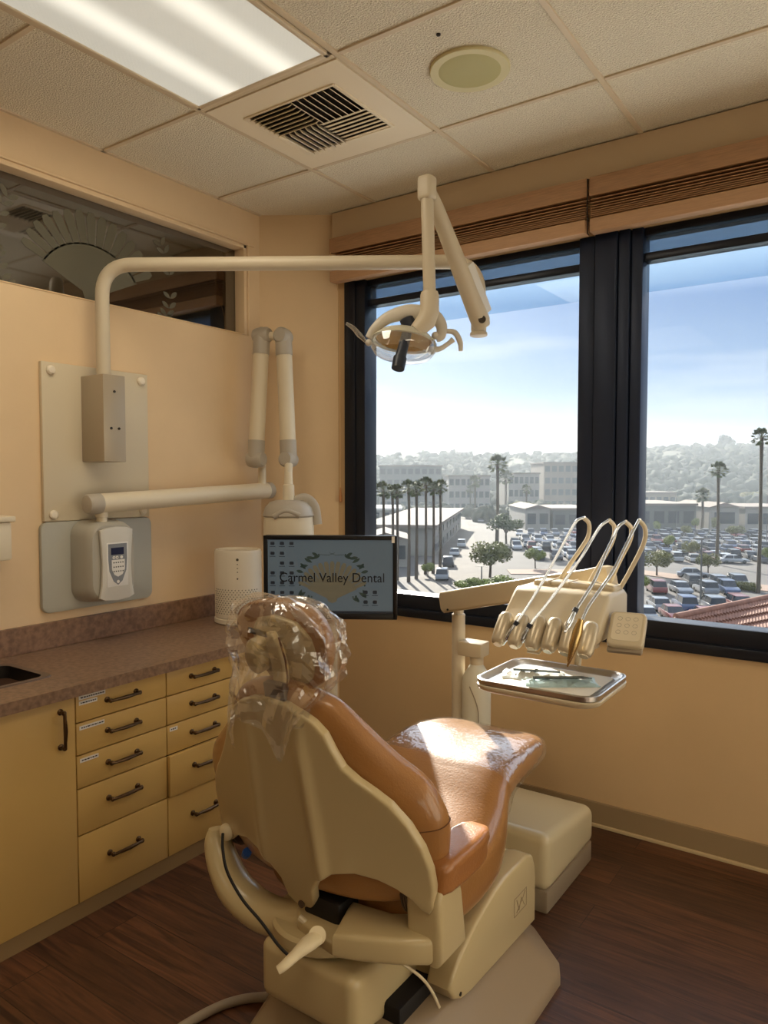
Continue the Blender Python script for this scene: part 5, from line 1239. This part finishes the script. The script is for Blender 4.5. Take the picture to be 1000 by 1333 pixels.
# hills with trees
def hill(name, x0, x1, d0, yfun, m, seed, rough):
    b = MB(); n = 180; rows = []
    for j, (dd_, k) in enumerate(((d0*.62, 0), (d0*.75, .45), (d0*.88, .8), (d0, 1.0), (d0*1.15, .85), (d0*1.4, .2))):
        row = []
        for i in range(n+1):
            x = x0+(x1-x0)*i/n; top = CZ+(621-yfun(x))/FOC*d0; p = atd(x, 0, dd_); nz = noise.noise(Vector((x*.02, j*.9, seed)))*rough
            p.z = G+(top-G)*k*(1+nz*.12)+(nz*.5 if k else 0); row.append(b.bm.verts.new(p))
        rows.append(row)
    for a, c in zip(rows, rows[1:]):
        for i in range(n): b.face([a[i], a[i+1], c[i+1], c[i]])
    return tag(b.build(name, m, None, 180), kind='structure')
yf = lambda x: 601-.028*(x-470)+3*math.sin(x*.02) if x < 760 else 588-.035*(x-835)
hill('hillside', -500, 1500, 640, yf, 'hill_ground', 1, 2)
r_ = random.Random(9); bm_ = bmesh.new(); bmesh.ops.create_icosphere(bm_, subdivisions=2, radius=1)
TV = [v.co.copy() for v in bm_.verts]; TF = [[v.index for v in f.verts] for f in bm_.faces]; bm_.free()
VAR = [[v*(1+.55*noise.noise(v*1.7+Vector((k*5, 0, 0)))+.3*noise.noise(v*4+Vector((0, k*5, 0)))) for v in TV] for k in range(6)]
def canopy(name, spots, label):
    V_, F_ = [], []
    for p, s_ in spots:
        n0 = len(V_); zz = r_.uniform(.8, 1.25); V_ += [(p.x+v.x*s_, p.y+v.y*s_, p.z+v.z*s_*zz) for v in r_.choice(VAR)]; F_ += [[i+n0 for i in f] for f in TF]
    me = bpy.data.meshes.new(name); me.from_pydata(V_, [], F_); me.materials.append(MATS['hill_tree']); me.shade_smooth()
    o = bpy.data.objects.new(name, me); COL.objects.link(o); return tag(o, label, 'trees', kind='stuff')
sp_ = []
for i in range(2600):
    x = r_.uniform(450, 1040) if i < 1900 else r_.choice((r_.uniform(-300, 450), r_.uniform(1040, 1350))); k = r_.random()**.8; dd_ = 400+k*245; base_k = min(1, (dd_-397)/243)**.72
    top = CZ+(621-yf(x))/FOC*640; z = G+(top-G)*base_k; s_ = r_.uniform(2.2, 5.0); sp_.append((atd(x, z+s_*.2, dd_), s_))
canopy('hillside_trees', sp_, 'countless dark trees covering the distant hills behind the car park')
sp_ = []
for i in range(800):
    x = r_.uniform(450, 1040) if i < 420 else r_.choice((r_.uniform(-300, 450), r_.uniform(1040, 1350))); dd_ = r_.uniform(345, 400); s_ = r_.uniform(2.5, 4.5); sp_.append((atd(x, G+s_*.7, dd_), s_))
for i in range(120):
    x = r_.choice((r_.uniform(520, 580), r_.uniform(606, 680), r_.uniform(640, 760), r_.uniform(830, 1040))); dd_ = r_.uniform(238, 296); s_ = r_.uniform(1.6, 3.0); sp_.append((atd(x, G+s_*.8, dd_), s_))
canopy('valley_trees', sp_, 'countless hazy treetops between the far office blocks and the stores')
for (x, yy, w_, lab) in ((700, 590, 13, 'lone round tree on the skyline of the left pane'), (903, 580, 12, 'small round tree on the skyline of the right pane'), (945, 574, 22, 'wide dark tree on the skyline left of the tallest palm')):
    p = atd(x, 0, 655); z_ = CZ+(621-yy)/FOC*655; s_ = w_/2/FOC*655
    t = thing('skyline_tree', lab, 'tree', (p.x, p.y, z_-s_*2.6), 'trees on the skyline'); b = crown_mesh(x, 900, .14); b.xf(Matrix.Translation((p.x, p.y, z_)) @ Matrix.Scale(s_*1.1, 4)); b.build('crown', 'hill_tree', t, 0)
    MB().cyl((p.x, p.y, z_-s_*2.6), (p.x, p.y, z_), s_*.1, n=6).build('trunk', 'trunk', t)

# morning haze over the valley
hm = bpy.data.materials.new('haze'); hm.use_nodes = True; ht = hm.node_tree; ht.nodes.clear()
ho = ht.nodes.new('ShaderNodeOutputMaterial'); hv = ht.nodes.new('ShaderNodeVolumeScatter'); hv.inputs['Density'].default_value = .00048; hv.inputs['Anisotropy'].default_value = .3; hv.inputs['Color'].default_value = (.84, .93, 1, 1)
ht.links.new(hv.outputs[0], ho.inputs['Volume']); MATS['haze'] = hm
tag(MB().box((-1300, 50, G-1), (800, 900, 50)).build('haze', 'haze', smooth=0), 'pale haze lying over the valley outside the windows', 'haze', kind='stuff')
